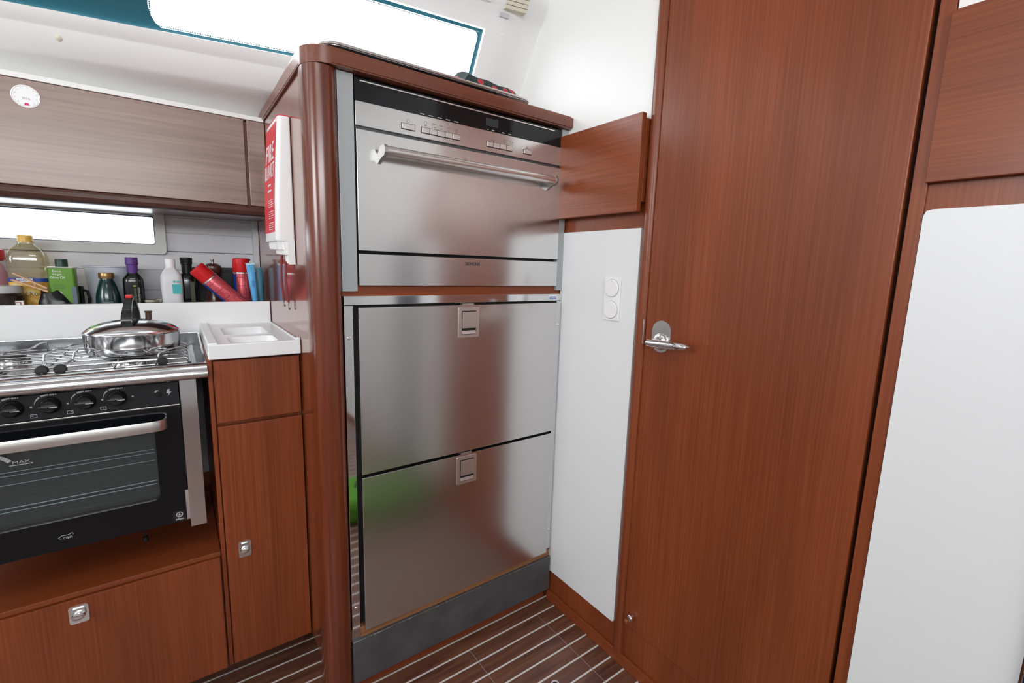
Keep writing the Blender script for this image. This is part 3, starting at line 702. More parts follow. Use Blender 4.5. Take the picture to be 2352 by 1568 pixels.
# ---- red strap with two hooks hanging under the fire blanket
st_ = thing('hook_strap', 'dark red strap with metal hooks hanging below the fire blanket', 'strap', (XP, 0.25, 1.11))
for k, (y_, x_, l_) in enumerate(((0.262, 0.012, 1.012), (0.235, 0.006, 1.006))):
    q = B(); rows = []
    for i in range(9):
        z = 1.125+(l_-1.125)*i/8; wv = 0.003*math.sin(i/8*PI)
        rows.append([(XP-x_-wv, y_-0.007, z), (XP-x_-wv-0.001, y_+0.007, z)])
    sp = q.grid(rows, 0.0022).done('strap', mat('red_webbing_%d' % k, (0.22, 0.018, 0.012), 0.6), st_)
    hk = B(); pth = [(XP-x_, y_, l_+0.006)]
    for i in range(13):
        a = math.radians(100-250*i/12); pth.append((XP-x_-0.001, y_-0.004+0.008*math.cos(a)-0.002*i/12, l_-0.010+0.009*math.sin(a)))
    hk.tube(pth, 0.0011, 8); hk.done('hook', mat('dark_wire_%d' % k, (0.25, 0.22, 0.2), 0.25, 1.0), sp)

# ================================================================== GALLEY FRONT (left)
def square_latch(parent, x, z, y, wx, wz):
    la = B(); la.prism(rrect(x-wx/2, x+wx/2, z-wz/2, z+wz/2, 0.005), 1, y-0.002, y)
    la.prism(rrect(x-wx/2+0.005, x+wx/2-0.005, z-wz/2+0.005, z+wz/2-0.005, 0.004), 1, y-0.005, y-0.0019)
    lt = la.done('latch', POLISH, parent)
    B().lathe([(0, -0.0098), (wx*0.22, -0.0096), (wx*0.33, -0.0085), (wx*0.36, -0.005), (wx*0.36, 0)], (x, y-0.004, z), axis='Y', sx=1, sy=0.72, seg=36).done('push_button', CHROME, lt)
YF = 0.155
sc1 = thing('base_cabinet', 'narrow mahogany cabinet with drawer panel between stove and tall cabinet', 'cabinet', (0.15, 0.35, 0.1))
B().box(0.0478, 0.2425, YF+0.018, 0.60, 0.100, 0.887).done('body', W_V, sc1, smooth=False)
B().box(0.0475, 0.0565, YF+0.006, YF+0.0185, 0.100, 0.887, 0.001).done('frame_stile', W_V, sc1)
B().box(0.0585, 0.2395, YF, YF+0.016, 0.7345, 0.8805, 0.0018).done('drawer_front', W_V, sc1)
dl = B().box(0.0585, 0.2400, YF, YF+0.016, 0.104, 0.7255, 0.0018).done('cabinet_door', W_V, sc1)
square_latch(dl, 0.0965, 0.408, YF, 0.027, 0.042)
B().box(0.0475, 0.2425, 0.27, 0.29, 0, 0.10).done('toe_kick', W_DK, sc1, smooth=False)

lc = thing('base_cabinet', 'wide mahogany locker below the stove with push latch', 'cabinet', (-0.4, 0.35, 0.1))
B().box(-1.3, 0.0470, YF+0.018, 0.58, 0.100, 0.400).done('body', W_V, lc, smooth=False)
dl = B().box(-1.3, 0.0440, YF-0.003, YF+0.016, 0.104, 0.4035, 0.0018).done('locker_door', W_V, lc)
square_latch(dl, -0.2085, 0.3695, YF-0.003, 0.031, 0.040)
B().box(-1.3, 0.0470, YF+0.001, 0.58, 0.4045, 0.4175, 0.003).done('deck_board', W_H, lc)
B().box(-1.3, 0.0470, 0.27, 0.29, 0, 0.10).done('toe_kick', W_DK, lc, smooth=False)
# stove bay lining: wood below, grey sheet above
struct(B().box(-1.3, 0.0476, 0.565, 0.58, 0.4175, 0.859).done('trim_6', W_H, smooth=False))
struct(B().box(-1.3, 0.0476, 0.555, 0.565, 0.466, 0.87).done('trim_7', mat('grey_lining', (0.42, 0.43, 0.46), 0.45), smooth=False))

# ---- white worktop piece with two moulded trays, and the upstand
wk = thing('worktop', 'small white moulded worktop with two shallow trays beside the stove', 'worktop', (0.15, 0.36, 0.887))
wb = B(); xs_ = [0.0505, 0.088, 0.098, 0.197, 0.207, 0.2420]; 
x0, x1 = 0.0505, 0.2420
wb.box(x0, x1, YF-0.009, 0.235, 0.887, 0.9165); wb_y = [(0.160, 0.262), (0.300, 0.462)]
wb.bm.clear()
# body around the two trays
def fill(xa, xb_, ya, yb, z0=0.889, z1=0.9165): wb.box(xa, xb_, ya, yb, z0, z1)
fill(x0, 0.092, YF-0.003, 0.566); fill(0.203, x1, YF-0.003, 0.566)
fill(0.092, 0.203, YF-0.003, 0.172); fill(0.092, 0.203, 0.280, 0.316); fill(0.092, 0.203, 0.470, 0.566)
fill(0.092, 0.203, 0.17, 0.49, 0.8875, 0.893)
wb.done('slab', CORIAN, wk, smooth=False)
for (ya, yb) in ((0.172, 0.280), (0.316, 0.470)):
    q = B(); ring_prism(q, rrect(0.0915, 0.2035, ya-0.0005, yb+0.0005, 0.001, 6), rrect(0.096, 0.199, ya+0.004, yb-0.004, 0.014, 6), 2, 0.893, 0.9170)
    q.done('tray_rim', CORIAN, wk, angle=50)
q = B().box(x0, 0.0705, YF-0.004, 0.566, 0.9160, 0.9235, 0.003, 3); q.done('raised_lip', CORIAN, wk)
q = B().box(x0-0.0005, x1, YF-0.012, YF-0.002, 0.8865, 0.9205, 0.0025, 3); q.done('front_edge', CORIAN, wk)
q = B().prism([(YF-0.004, 0.9165), (0.566, 0.9165), (0.566, 0.9195), (0.19, 0.9195), (YF, 0.926), (YF-0.008, 0.926)], 0, x1-0.004, x1); q.done('raised_lip', CORIAN, wk)
us = B().box(-1.3, 0.2415, 0.567, 0.580, 0.860, 0.9835, 0.0012)
tag(us.done('upstand', CORIAN, origin=(-0.5, 0.573, 0.89)), 'long white upstand behind the stove, front edge of the bottle shelf', 'upstand')
ZS = 0.945
tag(B().box(-1.3, 0.2415, 0.580, 0.769, ZS-0.012, ZS).done('shelf', CORIAN, origin=(-0.5, 0.67, ZS-0.012), smooth=False), 'white shelf behind the stove holding bottles and cans', 'shelf')

# ---- upper lockers
ul = thing('wall_cabinet', 'long mahogany wall cabinet above the bottle shelf at upper left', 'cabinet', (-0.5, 0.64, 1.24))
YU = 0.51
B().box(-1.5, XP-0.001, YU+0.018, 0.765, 1.262, 1.500).done('body', W_H, ul, smooth=False)
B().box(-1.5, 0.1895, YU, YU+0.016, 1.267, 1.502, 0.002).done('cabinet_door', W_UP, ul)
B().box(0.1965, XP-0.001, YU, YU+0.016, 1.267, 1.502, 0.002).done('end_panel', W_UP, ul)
B().prism([(YU+0.03, 1.262), (YU-0.002, 1.265), (YU-0.009, 1.259), (YU-0.011, 1.250), (YU-0.007, 1.241), (YU+0.002, 1.237), (YU+0.04, 1.236), (YU+0.26, 1.240), (YU+0.26, 1.262)], 0, -1.5, XP-0.001).done('bottom_rail', W_DK, ul)
struct(B().box(-1.5, XP-0.0015, YU+0.002, 0.70, 1.5035, 1.516, 0.002).done('trim_8', LINER))
# round white sticker with numbers
stk = thing('round_sticker', 'round white sticker with numbers on the upper left cabinet', 'sticker', (-0.2465, YU, 1.465))
sx_, sz_ = -0.2465, 1.465
B().lathe([(0, -0.0008), (0.0243, -0.0008), (0.0245, 0)], (sx_, YU-0.0002, sz_), axis='Y', seg=56).done('disc', mat('white_sticker', (0.88, 0.88, 0.88), 0.35), stk)
B().tube([(sx_+0.0222*math.cos(a*PI/28), YU-0.0011, sz_+0.0222*math.sin(a*PI/28)) for a in range(56)], 0.0003, 5, True).done('ring_print', mat('pale_print', (0.45, 0.46, 0.5), 0.5), stk)
for k in range(12):
    a = math.radians(90-30*k-15); text(str(k+1), 0.0048, (sx_+0.0185*math.cos(a), YU-0.0011, sz_+0.0185*math.sin(a)), FY, bpy.data.materials['pale_print'], 'number', stk, 0.00008)
text('2016', 0.0068, (sx_, YU-0.0011, sz_-0.005), FY, mat('violet_print', (0.2, 0.18, 0.3), 0.5), 'lettering', stk, 0.00008)
q = B().prism([(sx_-0.004, sz_-0.0195), (sx_+0.005, sz_-0.0195), (sx_+0.003, sz_-0.014), (sx_-0.002, sz_-0.014)], 1, YU-0.0013, YU-0.0009); lab(q.done('red_mark', mat('pink_print', (0.6, 0.03, 0.15), 0.5), stk, smooth=False), 'small pink bell mark')
tag(B().box(-0.330, -0.2915, YU-0.0006, YU, 1.452, 1.481).done('paper_sticker', mat('yellow_sticker', (0.85, 0.85, 0.55), 0.5), origin=(-0.31, YU, 1.466), smooth=False), 'pale yellow sticker cut off by the left edge of the upper cabinet', 'sticker')

# ================================================================== STOVE
sv = thing('stove', 'stainless gimballed gas stove with black oven door', 'stove', (-0.2, 0.35, 0.42))
SX0, SX1 = -0.452, 0.0468; F0 = 0.170
B().box(-0.43, -0.010, F0+0.03, 0.53, 0.515, 0.845).done('oven_body', mat('oven_shell', (0.03, 0.03, 0.033), 0.5, 0.2), sv, smooth=False)
# control panel
cpn = B().box(-0.435, -0.0085, F0, F0+0.03, 0.7905, 0.8400, 0.001).done('control_panel', PANEL, sv)
B().box(-0.435, -0.0085, F0-0.002, F0+0.01, 0.7865, 0.7895, 0.0005).done('chrome_strip', POLISH, cpn)
kx = (-0.2662, -0.2142, -0.1622, -0.1135)
PPG = mat('panel_print_grey', (0.42, 0.43, 0.45), 0.5)
for i, x in enumerate(kx):
    pr = B()
    kb_ = B().lathe([(0, -0.017), (0.0105, -0.017), (0.0125, -0.015), (0.0150, -0.004), (0.0165, -0.001), (0.0165, 0)], (x, F0, 0.8175), axis='Y', seg=36)
    kb_.box(x-0.0145, x+0.0145, F0-0.024, F0-0.010, 0.8145, 0.8205, 0.0015)
    kn = kb_.done('knob', BLACKG, cpn)
    B().box(x+0.002, x+0.0140, F0-0.0246, F0-0.0238, 0.8172, 0.8180).done('pointer_line', WHITEPR, kn, smooth=False)
    # flame gauge: tapering arc + three bars, off dot
    V = []; n = 14
    for k in range(n+1):
        a = math.radians(172-80*k/n); r0 = 0.0190; wv = 0.0003+0.0030*min(1, k/n*1.4); V.append(((r0*1.15)*math.cos(a), r0*math.sin(a)+0.0005, (r0*1.15+wv)*math.cos(a), (r0+wv)*math.sin(a)+0.0005))
    for k, (a_, b__) in enumerate(zip(V, V[1:])):
        if k == 8: continue
        vs = [pr.bm.verts.new((x+p, F0-0.0005, 0.8175+q_)) for p, q_ in ((a_[0], a_[1]), (b__[0], b__[1]), (b__[2], b__[3]), (a_[2], a_[3]))]; pr.bm.faces.new(vs)
    pr.done('flame_gauge', PPG, cpn, smooth=False)
    for dx, w_ in ((0.0028, 0.0020), (0.0066, 0.0013), (0.0098, 0.0006)): B().box(x+dx-w_, x+dx+w_, F0-0.0006, F0-0.0001, 0.8367, 0.8396).done('gauge_bar', PPG, cpn, smooth=False)
    B().lathe([(0, -0.0006), (0.0018, -0.0006), (0.0018, 0)], (x+0.0255, F0, 0.8170), axis='Y', seg=14).done('off_dot', PPG, cpn)
for i, x in enumerate((-0.2385, -0.1868, -0.1365)):
    pr = B(); ring_prism(pr, rrect(x-0.0048, x+0.0048, 0.7950, 0.8022, 0.0003, 1), rrect(x-0.0038, x+0.0038, 0.7960, 0.8012, 0.0002, 1), 1, F0-0.0006, F0-0.0001)
    dx = (-0.0018, 0.002, 0.0)[i]; pr.box(x+dx-0.0011, x+dx+0.0011, F0-0.0006, F0-0.0001, 0.7983, 0.7999); pr.done('burner_symbol', PPG, cpn, smooth=False)
# lightning bolt
B().prism([(-0.0285, 0.8250), (-0.0235, 0.8250), (-0.0255, 0.8190), (-0.0215, 0.8190), (-0.0285, 0.8095), (-0.0262, 0.8160), (-0.0302, 0.8160)], 1, F0-0.0006, F0-0.0001).done('lightning_symbol', PPG, cpn, smooth=False)
ig = B().lathe([(0, -0.0035), (0.0040, -0.0035), (0.0046, -0.002), (0.0058, -0.0015), (0.0085, -0.0008), (0.0085, 0)], (-0.0458, F0, 0.8165), axis='Y', seg=28).done('igniter_button', BLACKG, cpn)
# oven door: black glass frame with a window
od = B(); oz0, oz1 = 0.5105, 0.7860
ring_prism(od, rrect(-0.435, -0.0085, oz0, oz1, 0.002, 6), rrect(-0.395, -0.0575, 0.5740, 0.7470, 0.012, 6), 1, F0, F0+0.018)
odr = od.done('oven_door', BLACKGL, sv, angle=50)
B().box(-0.398, -0.0545, F0+0.002, F0+0.005, 0.571, 0.750).done('oven_window', OVENGL, odr, smooth=False)
cv = B().box(-0.42, -0.03, F0+0.026, F0+0.030, 0.530, 0.770).done('oven_cavity', mat('oven_interior', (0.30, 0.32, 0.33), 0.4, 0.3), sv, smooth=False)
rk = B()
for z in (0.6865, 0.6790, 0.6610, 0.6050, 0.6130): rk.tube([(-0.41, F0+0.021, z), (-0.062, F0+0.021, z)], 0.0012 if z < 0.66 else 0.0009, 8)
rk.done('oven_rack', mat('rack_wire', (0.85, 0.86, 0.88), 0.3, 0.5), sv)
# swept flat bar handle
q = B(); n = 10; prf_ = [(-0.42, -0.034), (-0.30, -0.036), (-0.10, -0.036), (-0.060, -0.0355), (-0.046, -0.033), (-0.038, -0.027), (-0.034, -0.018), (-0.0335, -0.004)]
rows = [[(x, F0+dy, 0.7425), (x, F0+dy-0.0015, 0.750), (x, F0+dy-0.0015, 0.759), (x, F0+dy, 0.7655)] for x, dy in prf_]
q.grid(rows, 0.003).done('oven_handle', SATIN, odr, angle=50)
# door prints
text('MAX', 0.0078, (-0.2640, F0-0.0007, 0.7115), FY, GREYLINE, 'lettering', odr, 0.0001, xs=1.5)
pr = B(); pr.box(-0.2805, -0.2505, F0-0.0006, F0-0.0001, 0.7055, 0.7068); pr.lathe([(0, -0.0006), (0.0014, -0.0006), (0.0014, 0)], (-0.2495, F0, 0.7062), axis='Y', seg=10)
for k in range(10):
    a0, a1 = math.radians(130-10*k), math.radians(121-10*k); c_ = (-0.303, 0.700)
    vs = [pr.bm.verts.new((c_[0]+r*math.cos(a), F0-0.0005, c_[1]+r*math.sin(a))) for r, a in ((0.024, a0), (0.031, a0), (0.031, a1), (0.024, a1))]; pr.bm.faces.new(vs)
pr.done('gauge_print', GREYLINE, odr, smooth=False)
lg_ = B(); lg_.tube([(-0.2235, F0-0.0006, 0.5345), (-0.2275, F0-0.0006, 0.5375), (-0.2225, F0-0.0006, 0.5415), (-0.2120, F0-0.0006, 0.5410), (-0.2060, F0-0.0006, 0.5440), (-0.2045, F0-0.0006, 0.5405)], 0.0006, 6)
lg_.done('logo_outline', GREYLINE, odr)
text('can', 0.0095, (-0.2135, F0-0.0007, 0.5360), FY, GREYLINE, 'lettering', odr, 0.0001, xs=1.2)
bg_ = B().box(-0.0385, -0.0145, F0-0.0012, F0, 0.5125, 0.5370).done('corner_badge', BLACKP, odr, smooth=False)
q = B(); q.tube([(-0.0262+0.0055*math.cos(a*PI/12), F0-0.0014, 0.5290+0.0055*math.sin(a*PI/12)) for a in range(24)], 0.0011, 6, True)
q.prism([(-0.0290, 0.5268), (-0.0234, 0.5268), (-0.0262, 0.5325)], 1, F0-0.0016, F0-0.0010); q.done('logo_outline', GREYLINE, odr)
text('ellipsa', 0.0065, (-0.0262, F0-0.0015, 0.5185), FY, WHITEPR, 'lettering', odr, 0.0001, xs=1.0)
# chrome corner leg, gimbal side
lg2 = B(); lg2.box(-0.0065, 0.0245, F0-0.010, F0+0.010, 0.4965, 0.846, 0.0012); lg2.done('corner_leg', POLISH, sv)
B().box(-0.0125, -0.0065, F0-0.001, F0+0.02, 0.5130, 0.5850).done('hinge_strip', SATIN, sv, smooth=False)
B().tube([(-0.094, F0+0.05, 0.515), (-0.094, F0+0.05, 0.470)], 0.0015, 8).tube([(-0.094, F0+0.05, 0.470), (-0.094, F0+0.05, 0.460)], 0.005, 12).done('foot_pin', BLACKG, sv)
# hob: polished tray with rounded front rail and raised back and side rims
rail = [(F0+0.012, 0.8705), (F0+0.012, 0.845), (F0-0.010, 0.8435), (F0-0.020, 0.8455), (F0-0.0255, 0.851), (F0-0.0265, 0.858), (F0-0.0235, 0.8645), (F0-0.018, 0.8695), (F0-0.008, 0.8755), (F0+0.004, 0.8775), (F0+0.012, 0.8765)]
B().prism(rail, 0, SX0, SX1).done('front_rail', POLISH, sv, angle=45)
q = B().box(SX0+0.01, 0.030, F0+0.012, 0.548, 0.850, 0.8600); q.done('hob_tray', HOBST, sv, smooth=False)
B().box(SX0+0.01, SX1-0.001, F0+0.012, 0.548, 0.838, 0.849).done('tray_underside', BLACKP, sv, smooth=False)
B().box(SX0, SX1, 0.543, 0.5495, 0.845, 0.8985, 0.001).done('back_guard', HOBST, sv)
B().box(SX0, SX1, 0.5415, 0.5505, 0.8970, 0.8995, 0.0008).done('guard_rim', POLISH, sv)
B().prism([(F0+0.0, 0.845), (0.5495, 0.845), (0.5495, 0.9005), (0.49, 0.9005), (F0+0.01, 0.8775)], 0, SX1-0.004, SX1).done('side_guard', POLISH, sv, smooth=False)
B().prism([(F0+0.0, 0.845), (0.5495, 0.845), (0.5495, 0.9005), (0.49, 0.9005), (F0+0.01, 0.8775)], 0, SX0, SX0+0.004).done('side_guard', POLISH, sv, smooth=False)
for (x, y, r) in ((-0.10, 0.32, 0.040), (-0.315, 0.27, 0.030), (-0.315, 0.45, 0.034)):
    q = B().lathe([(0, 0.0), (r*0.95, 0.0), (r*0.9, 0.008), (r, 0.010), (r, 0.0125), (0, 0.0135)], (x, y, 0.860)); bn = q.done('burner', POLISH, sv)
    B().lathe([(0, 0), (r*0.72, 0), (r*0.72, 0.003), (r*0.6, 0.005), (0, 0.0052)], (x, y, 0.8735)).done('burner_cap', BLACKP, bn)
# wire grate and pot clamps
g = B(); zg = 0.8795
for y in (0.205, 0.225): g.tube([(-0.440, y, zg-0.004 if y < 0.21 else zg+0.003), (0.012, y, zg-0.004 if y < 0.21 else zg+0.003)], 0.0022, 8)
for k in range(6):
    y = 0.250+k*0.048; g.tube([(-0.440, y, zg), (-0.05, y, zg), (0.004, y, zg), (0.014, y, zg-0.004), (0.016, y, zg-0.016)], 0.0019, 8)
for x in (-0.44, -0.335, -0.225, -0.115, -0.045, 0.0175):
    g.tube([(x, 0.200, zg-0.0035), (x, 0.52, zg-0.0035)], 0.0019, 8); g.tube([(x, 0.204, zg-0.004), (x, 0.204, 0.861)], 0.0018, 8)
g.done('wire_grate', GRATE, sv)
def clamp(pts, kxy, name='pot_holder'):
    q = B(); q.tube(pts, 0.0021, 8); h = q.done(name, GRATE, sv)
    x, y = kxy
    B().lathe([(0.003, -0.006), (0.009, -0.006), (0.0105, -0.003), (0.0105, 0.003), (0.009, 0.006), (0.003, 0.006)], (x, y, zg+0.001), axis='Y', seg=12).done('clamp_knob', BLACKP, h)
clamp([(-0.028, 0.213, zg+0.004), (-0.040, 0.235, zg+0.004), (-0.042, 0.250, zg+0.005), (-0.038, 0.254, zg+0.013), (-0.028, 0.265, zg+0.017), (0.010, 0.31, zg+0.019), (0.030, 0.335, zg+0.019)], (-0.0335, 0.208))
clamp([(-0.199, 0.213, zg+0.004), (-0.193, 0.26, zg+0.006), (-0.190, 0.29, zg+0.006), (-0.188, 0.30, zg+0.018), (-0.186, 0.345, zg+0.020), (-0.23, 0.375, zg+0.020)], (-0.199, 0.208))
clamp([(-0.226, 0.213, zg+0.004), (-0.232, 0.27, zg+0.004), (-0.236, 0.29, zg+0.006), (-0.236, 0.30, zg+0.018), (-0.222, 0.36, zg+0.020), (-0.205, 0.42, zg+0.020), (-0.14, 0.45, zg+0.020)], (-0.226, 0.208))
q = B(); q.tube([(-0.43, 0.46, zg+0.004), (-0.36, 0.465, zg+0.006), (-0.345, 0.467, zg+0.017), (-0.338, 0.468, zg+0.017), (-0.336, 0.468, zg+0.004), (-0.29, 0.47, zg+0.006), (-0.268, 0.472, zg+0.020), (-0.259, 0.472, zg+0.021), (-0.257, 0.472, zg+0.0)], 0.0021, 8)
q.done('pot_holder', GRATE, sv)

# ---- pan with domed lid on the hob
pn = thing('pressure_pan', 'shiny steel pan with domed lid and black bridge handle on the stove', 'pan', (-0.088, 0.352, 0.8850), local=True)
R = 0.0905
B().lathe([(0, 0), (R*0.90, 0), (R*0.965, 0.003), (R*0.985, 0.008), (R, 0.022), (R, 0.050), (R+0.001, 0.0515)], seg=72).done('pan_body', PANST, pn)
B().lathe([(R+0.0015, 0.047), (R+0.003, 0.0495), (R+0.002, 0.0525), (R-0.004, 0.0570), (R*0.82, 0.0650), (R*0.6, 0.0720), (R*0.35, 0.0765), (R*0.12, 0.0785), (0, 0.079)], seg=72).done('lid', PANST, pn)
# bridge handle
def bridge(b):
    P = []; half = 0.0105
    path = [(0, -0.050, 0.063), (0, -0.052, 0.074), (0, -0.050, 0.088), (0, -0.036, 0.104), (0, -0.018, 0.119), (0, -0.004, 0.127), (0, 0.010, 0.126), (0, 0.022, 0.116), (0, 0.033, 0.100), (0, 0.038, 0.084), (0, 0.038, 0.066)]
    wv = [0.0105, 0.0105, 0.0098, 0.0085, 0.0075, 0.007, 0.0075, 0.0085, 0.0095, 0.0105, 0.011]
    rows = []
    n = len(path)
    for i, p in enumerate(path):
        t_ = (Vector(path[min(i+1, n-1)])-Vector(path[max(i-1, 0)])).normalized(); nrm = Vector((1, 0, 0)).cross(t_)
        th = 0.0055
        rows.append([Vector(p)+Vector((sx*wv[i], 0, 0))+nrm*sz*th for sx, sz in ((-1, -1), (1, -1), (1, 1), (-1, 1), (-1, -1))])
    V = [[b.bm.verts.new(v) for v in r[:4]] for r in rows]
    for a, c in zip(V, V[1:]):
        for k in range(4): b.bm.faces.new((a[k], a[(k+1) % 4], c[(k+1) % 4], c[k]))
    b.bm.faces.new(V[0]); b.bm.faces.new(V[-1])
    es = [e for e in b.bm.edges]; bmesh.ops.bevel(b.bm, geom=es, offset=0.0018, segments=2, affect='EDGES')
q = B(); bridge(q); q.xf(Matrix.Rotation(math.radians(-7), 4, 'Z')); hdl = q.done('handle', BLACKG, pn, angle=50)
q = B().box(-0.006, 0.006, -0.012, 0.000, 0.128, 0.136, 0.0015).xf(Matrix.Rotation(math.radians(-7), 4, 'Z')); lab(q.done('red_button', RED, hdl), 'red button on the handle')
lab(B().lathe([(0, 0), (0.0065, 0), (0.0065, 0.018), (0.0080, 0.019), (0.0080, 0.022), (0, 0.022)], (0.030, 0.048, 0.070), seg=24).done('steam_valve', mat('brown_plastic', (0.10, 0.05, 0.035), 0.4), pn), 'brown steam valve')

# ================================================================== SHELF GOODS (each standing on the shelf)
def item(name, label, cat, x, y, group=None, rot=None, z=ZS):
    o = thing(name, label, cat, (x, y, z), group, local=True)
    if rot: o.rotation_euler = rot
    return o
# sunflower oil bottle
PET = glassmat('clear_pet_oil', (0.90, 0.86, 0.70), 0.14)
t = item('oil_bottle', 'large clear sunflower oil bottle with yellow cap before the window', 'bottle', -0.305, 0.662)
pf_ = [(0.98, 0), (1, 0.004), (1, 0.075), (0.96, 0.083), (0.99, 0.090), (0.97, 0.101), (1.0, 0.108), (0.97, 0.119), (1.0, 0.126), (1.0, 0.152), (0.92, 0.166), (0.72, 0.178), (0.46, 0.187), (0.40, 0.190), (0.40, 0.196)]
B().rrlathe(pf_, (0, 0, 0), 0.0375, 0.032, 0.018).done('body', PET, t)
B().lathe([(0, 0.194), (0.0150, 0.194), (0.0150, 0.209), (0.014, 0.211), (0, 0.211)], seg=32).done('cap', mat('yellow_cap', (0.80, 0.50, 0.10), 0.35), t)
lb = mat('sunflower_label', (0.85, 0.5, 0.1), 0.45)
n, r, mp = noise_mat(lb, (1, 1, 1), [(0.3, (0.62, 0.62, 0.60)), (0.46, (0.78, 0.50, 0.08)), (0.6, (0.62, 0.26, 0.02)), (0.8, (0.10, 0.25, 0.05))], 38, 3)
lbo = B().rrlathe([(1.012, 0.030), (1.012, 0.092)], (0, 0, 0), 0.0375, 0.032, 0.018).done('label', lb, t); lab(lbo, 'printed sunflower label')
lab(B().rrlathe([(1.02, 0.092), (1.02, 0.102)], (0, 0, 0), 0.0375, 0.032, 0.018).done('label_band', mat('blue_band', (0.02, 0.06, 0.35), 0.4), t), 'blue band on the label')
B().box(-0.020, 0.010, -0.0333, -0.0325, 0.0925, 0.1015).done('label_plate', WHITEPR, t, smooth=False)
text('ΜΙΝΕΡΒΑ', 0.0065, (-0.005, -0.0336, 0.097), FY, BLUEPR, 'lettering', t, 0.0001, xs=1.0)
text('Ηλιέλαιο', 0.0140, (0.0, -0.0333, 0.062), FY, DARKPR, 'lettering', t, 0.0001, xs=1.0)
# bottle cut by the left edge
t = item('sauce_bottle', 'pink bottle with red cap cut off by the left edge', 'bottle', -0.385, 0.690)
B().lathe([(0, 0), (0.032, 0), (0.034, 0.004), (0.034, 0.115), (0.028, 0.135), (0.016, 0.145), (0, 0.145)], seg=36).done('body', mat('pink_plastic', (0.70, 0.34, 0.38), 0.3, trans=0.3), t)
B().lathe([(0.030, 0.146), (0.034, 0.148), (0.034, 0.172), (0.025, 0.178), (0, 0.179)], (0, 0, 0), seg=36).lathe([(0, 0.144), (0.030, 0.144), (0.030, 0.150), (0, 0.150)], seg=36).done('cap', RED, t)
# jar with clip, dark bag
t = item('jar', 'dark brown jar with pale lid at the left end of the shelf', 'jar', -0.352, 0.615)
B().lathe([(0, 0), (0.040, 0), (0.042, 0.004), (0.042, 0.060), (0.036, 0.068), (0, 0.068)], seg=40).done('body', mat('coffee_glass', (0.025, 0.014, 0.012), 0.2), t)
B().lathe([(0, 0.066), (0.037, 0.066), (0.038, 0.069), (0.038, 0.084), (0, 0.085)], seg=40).done('lid', mat('pale_lid', (0.55, 0.55, 0.55), 0.4), t)
t = item('tea_box', 'small white box with red picture at the left edge of the shelf', 'box', -0.335, 0.5905)
B().box(-0.02, 0.026, -0.006, 0.006, 0, 0.048, 0.0006).done('carton', mat('carton_white', (0.72, 0.72, 0.70), 0.5), t)
q = B(); ring_prism(q, rrect(-0.018, 0.022, 0.004, 0.045, 0.0005, 1), rrect(-0.016, 0.020, 0.006, 0.043, 0.0004, 1), 1, -0.0064, -0.0059); q.lathe([(0, -0.0065), (0.007, -0.0065), (0.007, -0.006)], (0.002, 0, 0.033), axis='Y', seg=16, sx=1.4, sy=0.7)
q.done('picture', mat('box_print', (0.35, 0.05, 0.06), 0.5), t, smooth=False)
bgm = mat('black_bag', (0.006, 0.008, 0.009), 0.28)
q = B(); rows = []
import math as _m
for i in range(9):
    u = i/8; ring = []
    for j in range(13):
        a = 2*PI*j/12; rr_ = (0.028+0.022*(1-u))*(1-0.45*u*u)*(1+0.12*math.sin(3*a+i)); zz = 0.070*u
        ring.append((0.012*(1-u)*1.2+rr_*math.cos(a)-0.018*u, 0.4*rr_*math.sin(a), zz+0.004*math.sin(2*a+i)*u))
    rows.append(ring)
q.grid(rows)
bag = q.done('snack_bag', bgm); bmesh_fix = None
bag.location = (-0.246, 0.600, ZS); tag(bag, 'crumpled black bag closed with the wooden peg', 'bag')
pg = item('clothes_peg', 'wooden clothes peg clipping the black bag', 'peg', -0.275, 0.5985, z=ZS+0.078)
for s, an in ((1, -33), (-1, -25)):
    q = B().box(-0.058, 0.012, -0.0045, 0.0045, -0.0022, 0.0022, 0.0008).xf(Matrix.Rotation(math.radians(-an), 4, 'Y')).xf(Matrix.Translation((0, 0, s*0.0048+0.002)))
    q.done('peg_half', mat('peg_wood_%d' % (s+1), (0.62, 0.38, 0.22), 0.6), pg)
B().tube([(-0.015+0.0035*math.cos(a*PI/6), -0.005+a*0.0006, 0.009+0.0035*math.sin(a*PI/6)) for a in range(18)], 0.0007, 6).done('spring', SATIN, pg)
# olive oil tin
t = item('oil_tin', 'green metal tin of extra virgin olive oil with dark green cap', 'tin', -0.2365, 0.622)
GT = mat('tin_green', (0.115, 0.27, 0.03), 0.3, 0.2)
B().rrlathe([(1, 0.001), (1, 0.131)], (0, 0, 0), 0.0260, 0.020, 0.006).done('tin_body', GT, t)
B().rrlathe([(1.03, 0.130), (1.06, 0.131), (1.06, 0.1335), (1.0, 0.1340)], (0, 0, 0), 0.0260, 0.020, 0.006).rrlathe([(1.03, 0), (1.03, 0.002)], (0, 0, 0), 0.0260, 0.02, 0.006).done('tin_rim', SATIN, t)
B().lathe([(0, 0.134), (0.0125, 0.134), (0.0125, 0.151), (0.0115, 0.153), (0, 0.153)], (0.0, 0, 0), seg=28).done('cap', mat('dark_green_cap', (0.012, 0.045, 0.028), 0.4), t)
for k, s_ in enumerate(('Extra', 'Virgin', 'Olive Oil')): text(s_, 0.0078, (-0.008, -0.0204, 0.1225-k*0.0085), FY, WHITEPR, 'lettering', t, 0.0001)
q = B(); q.lathe([(0, -0.0206), (0.006, -0.0206), (0.006, -0.0201)], (-0.006, 0, 0.062), axis='Y', seg=16, sx=0.8, sy=1.3); q.done('white_print', WHITEPR, t, smooth=False)
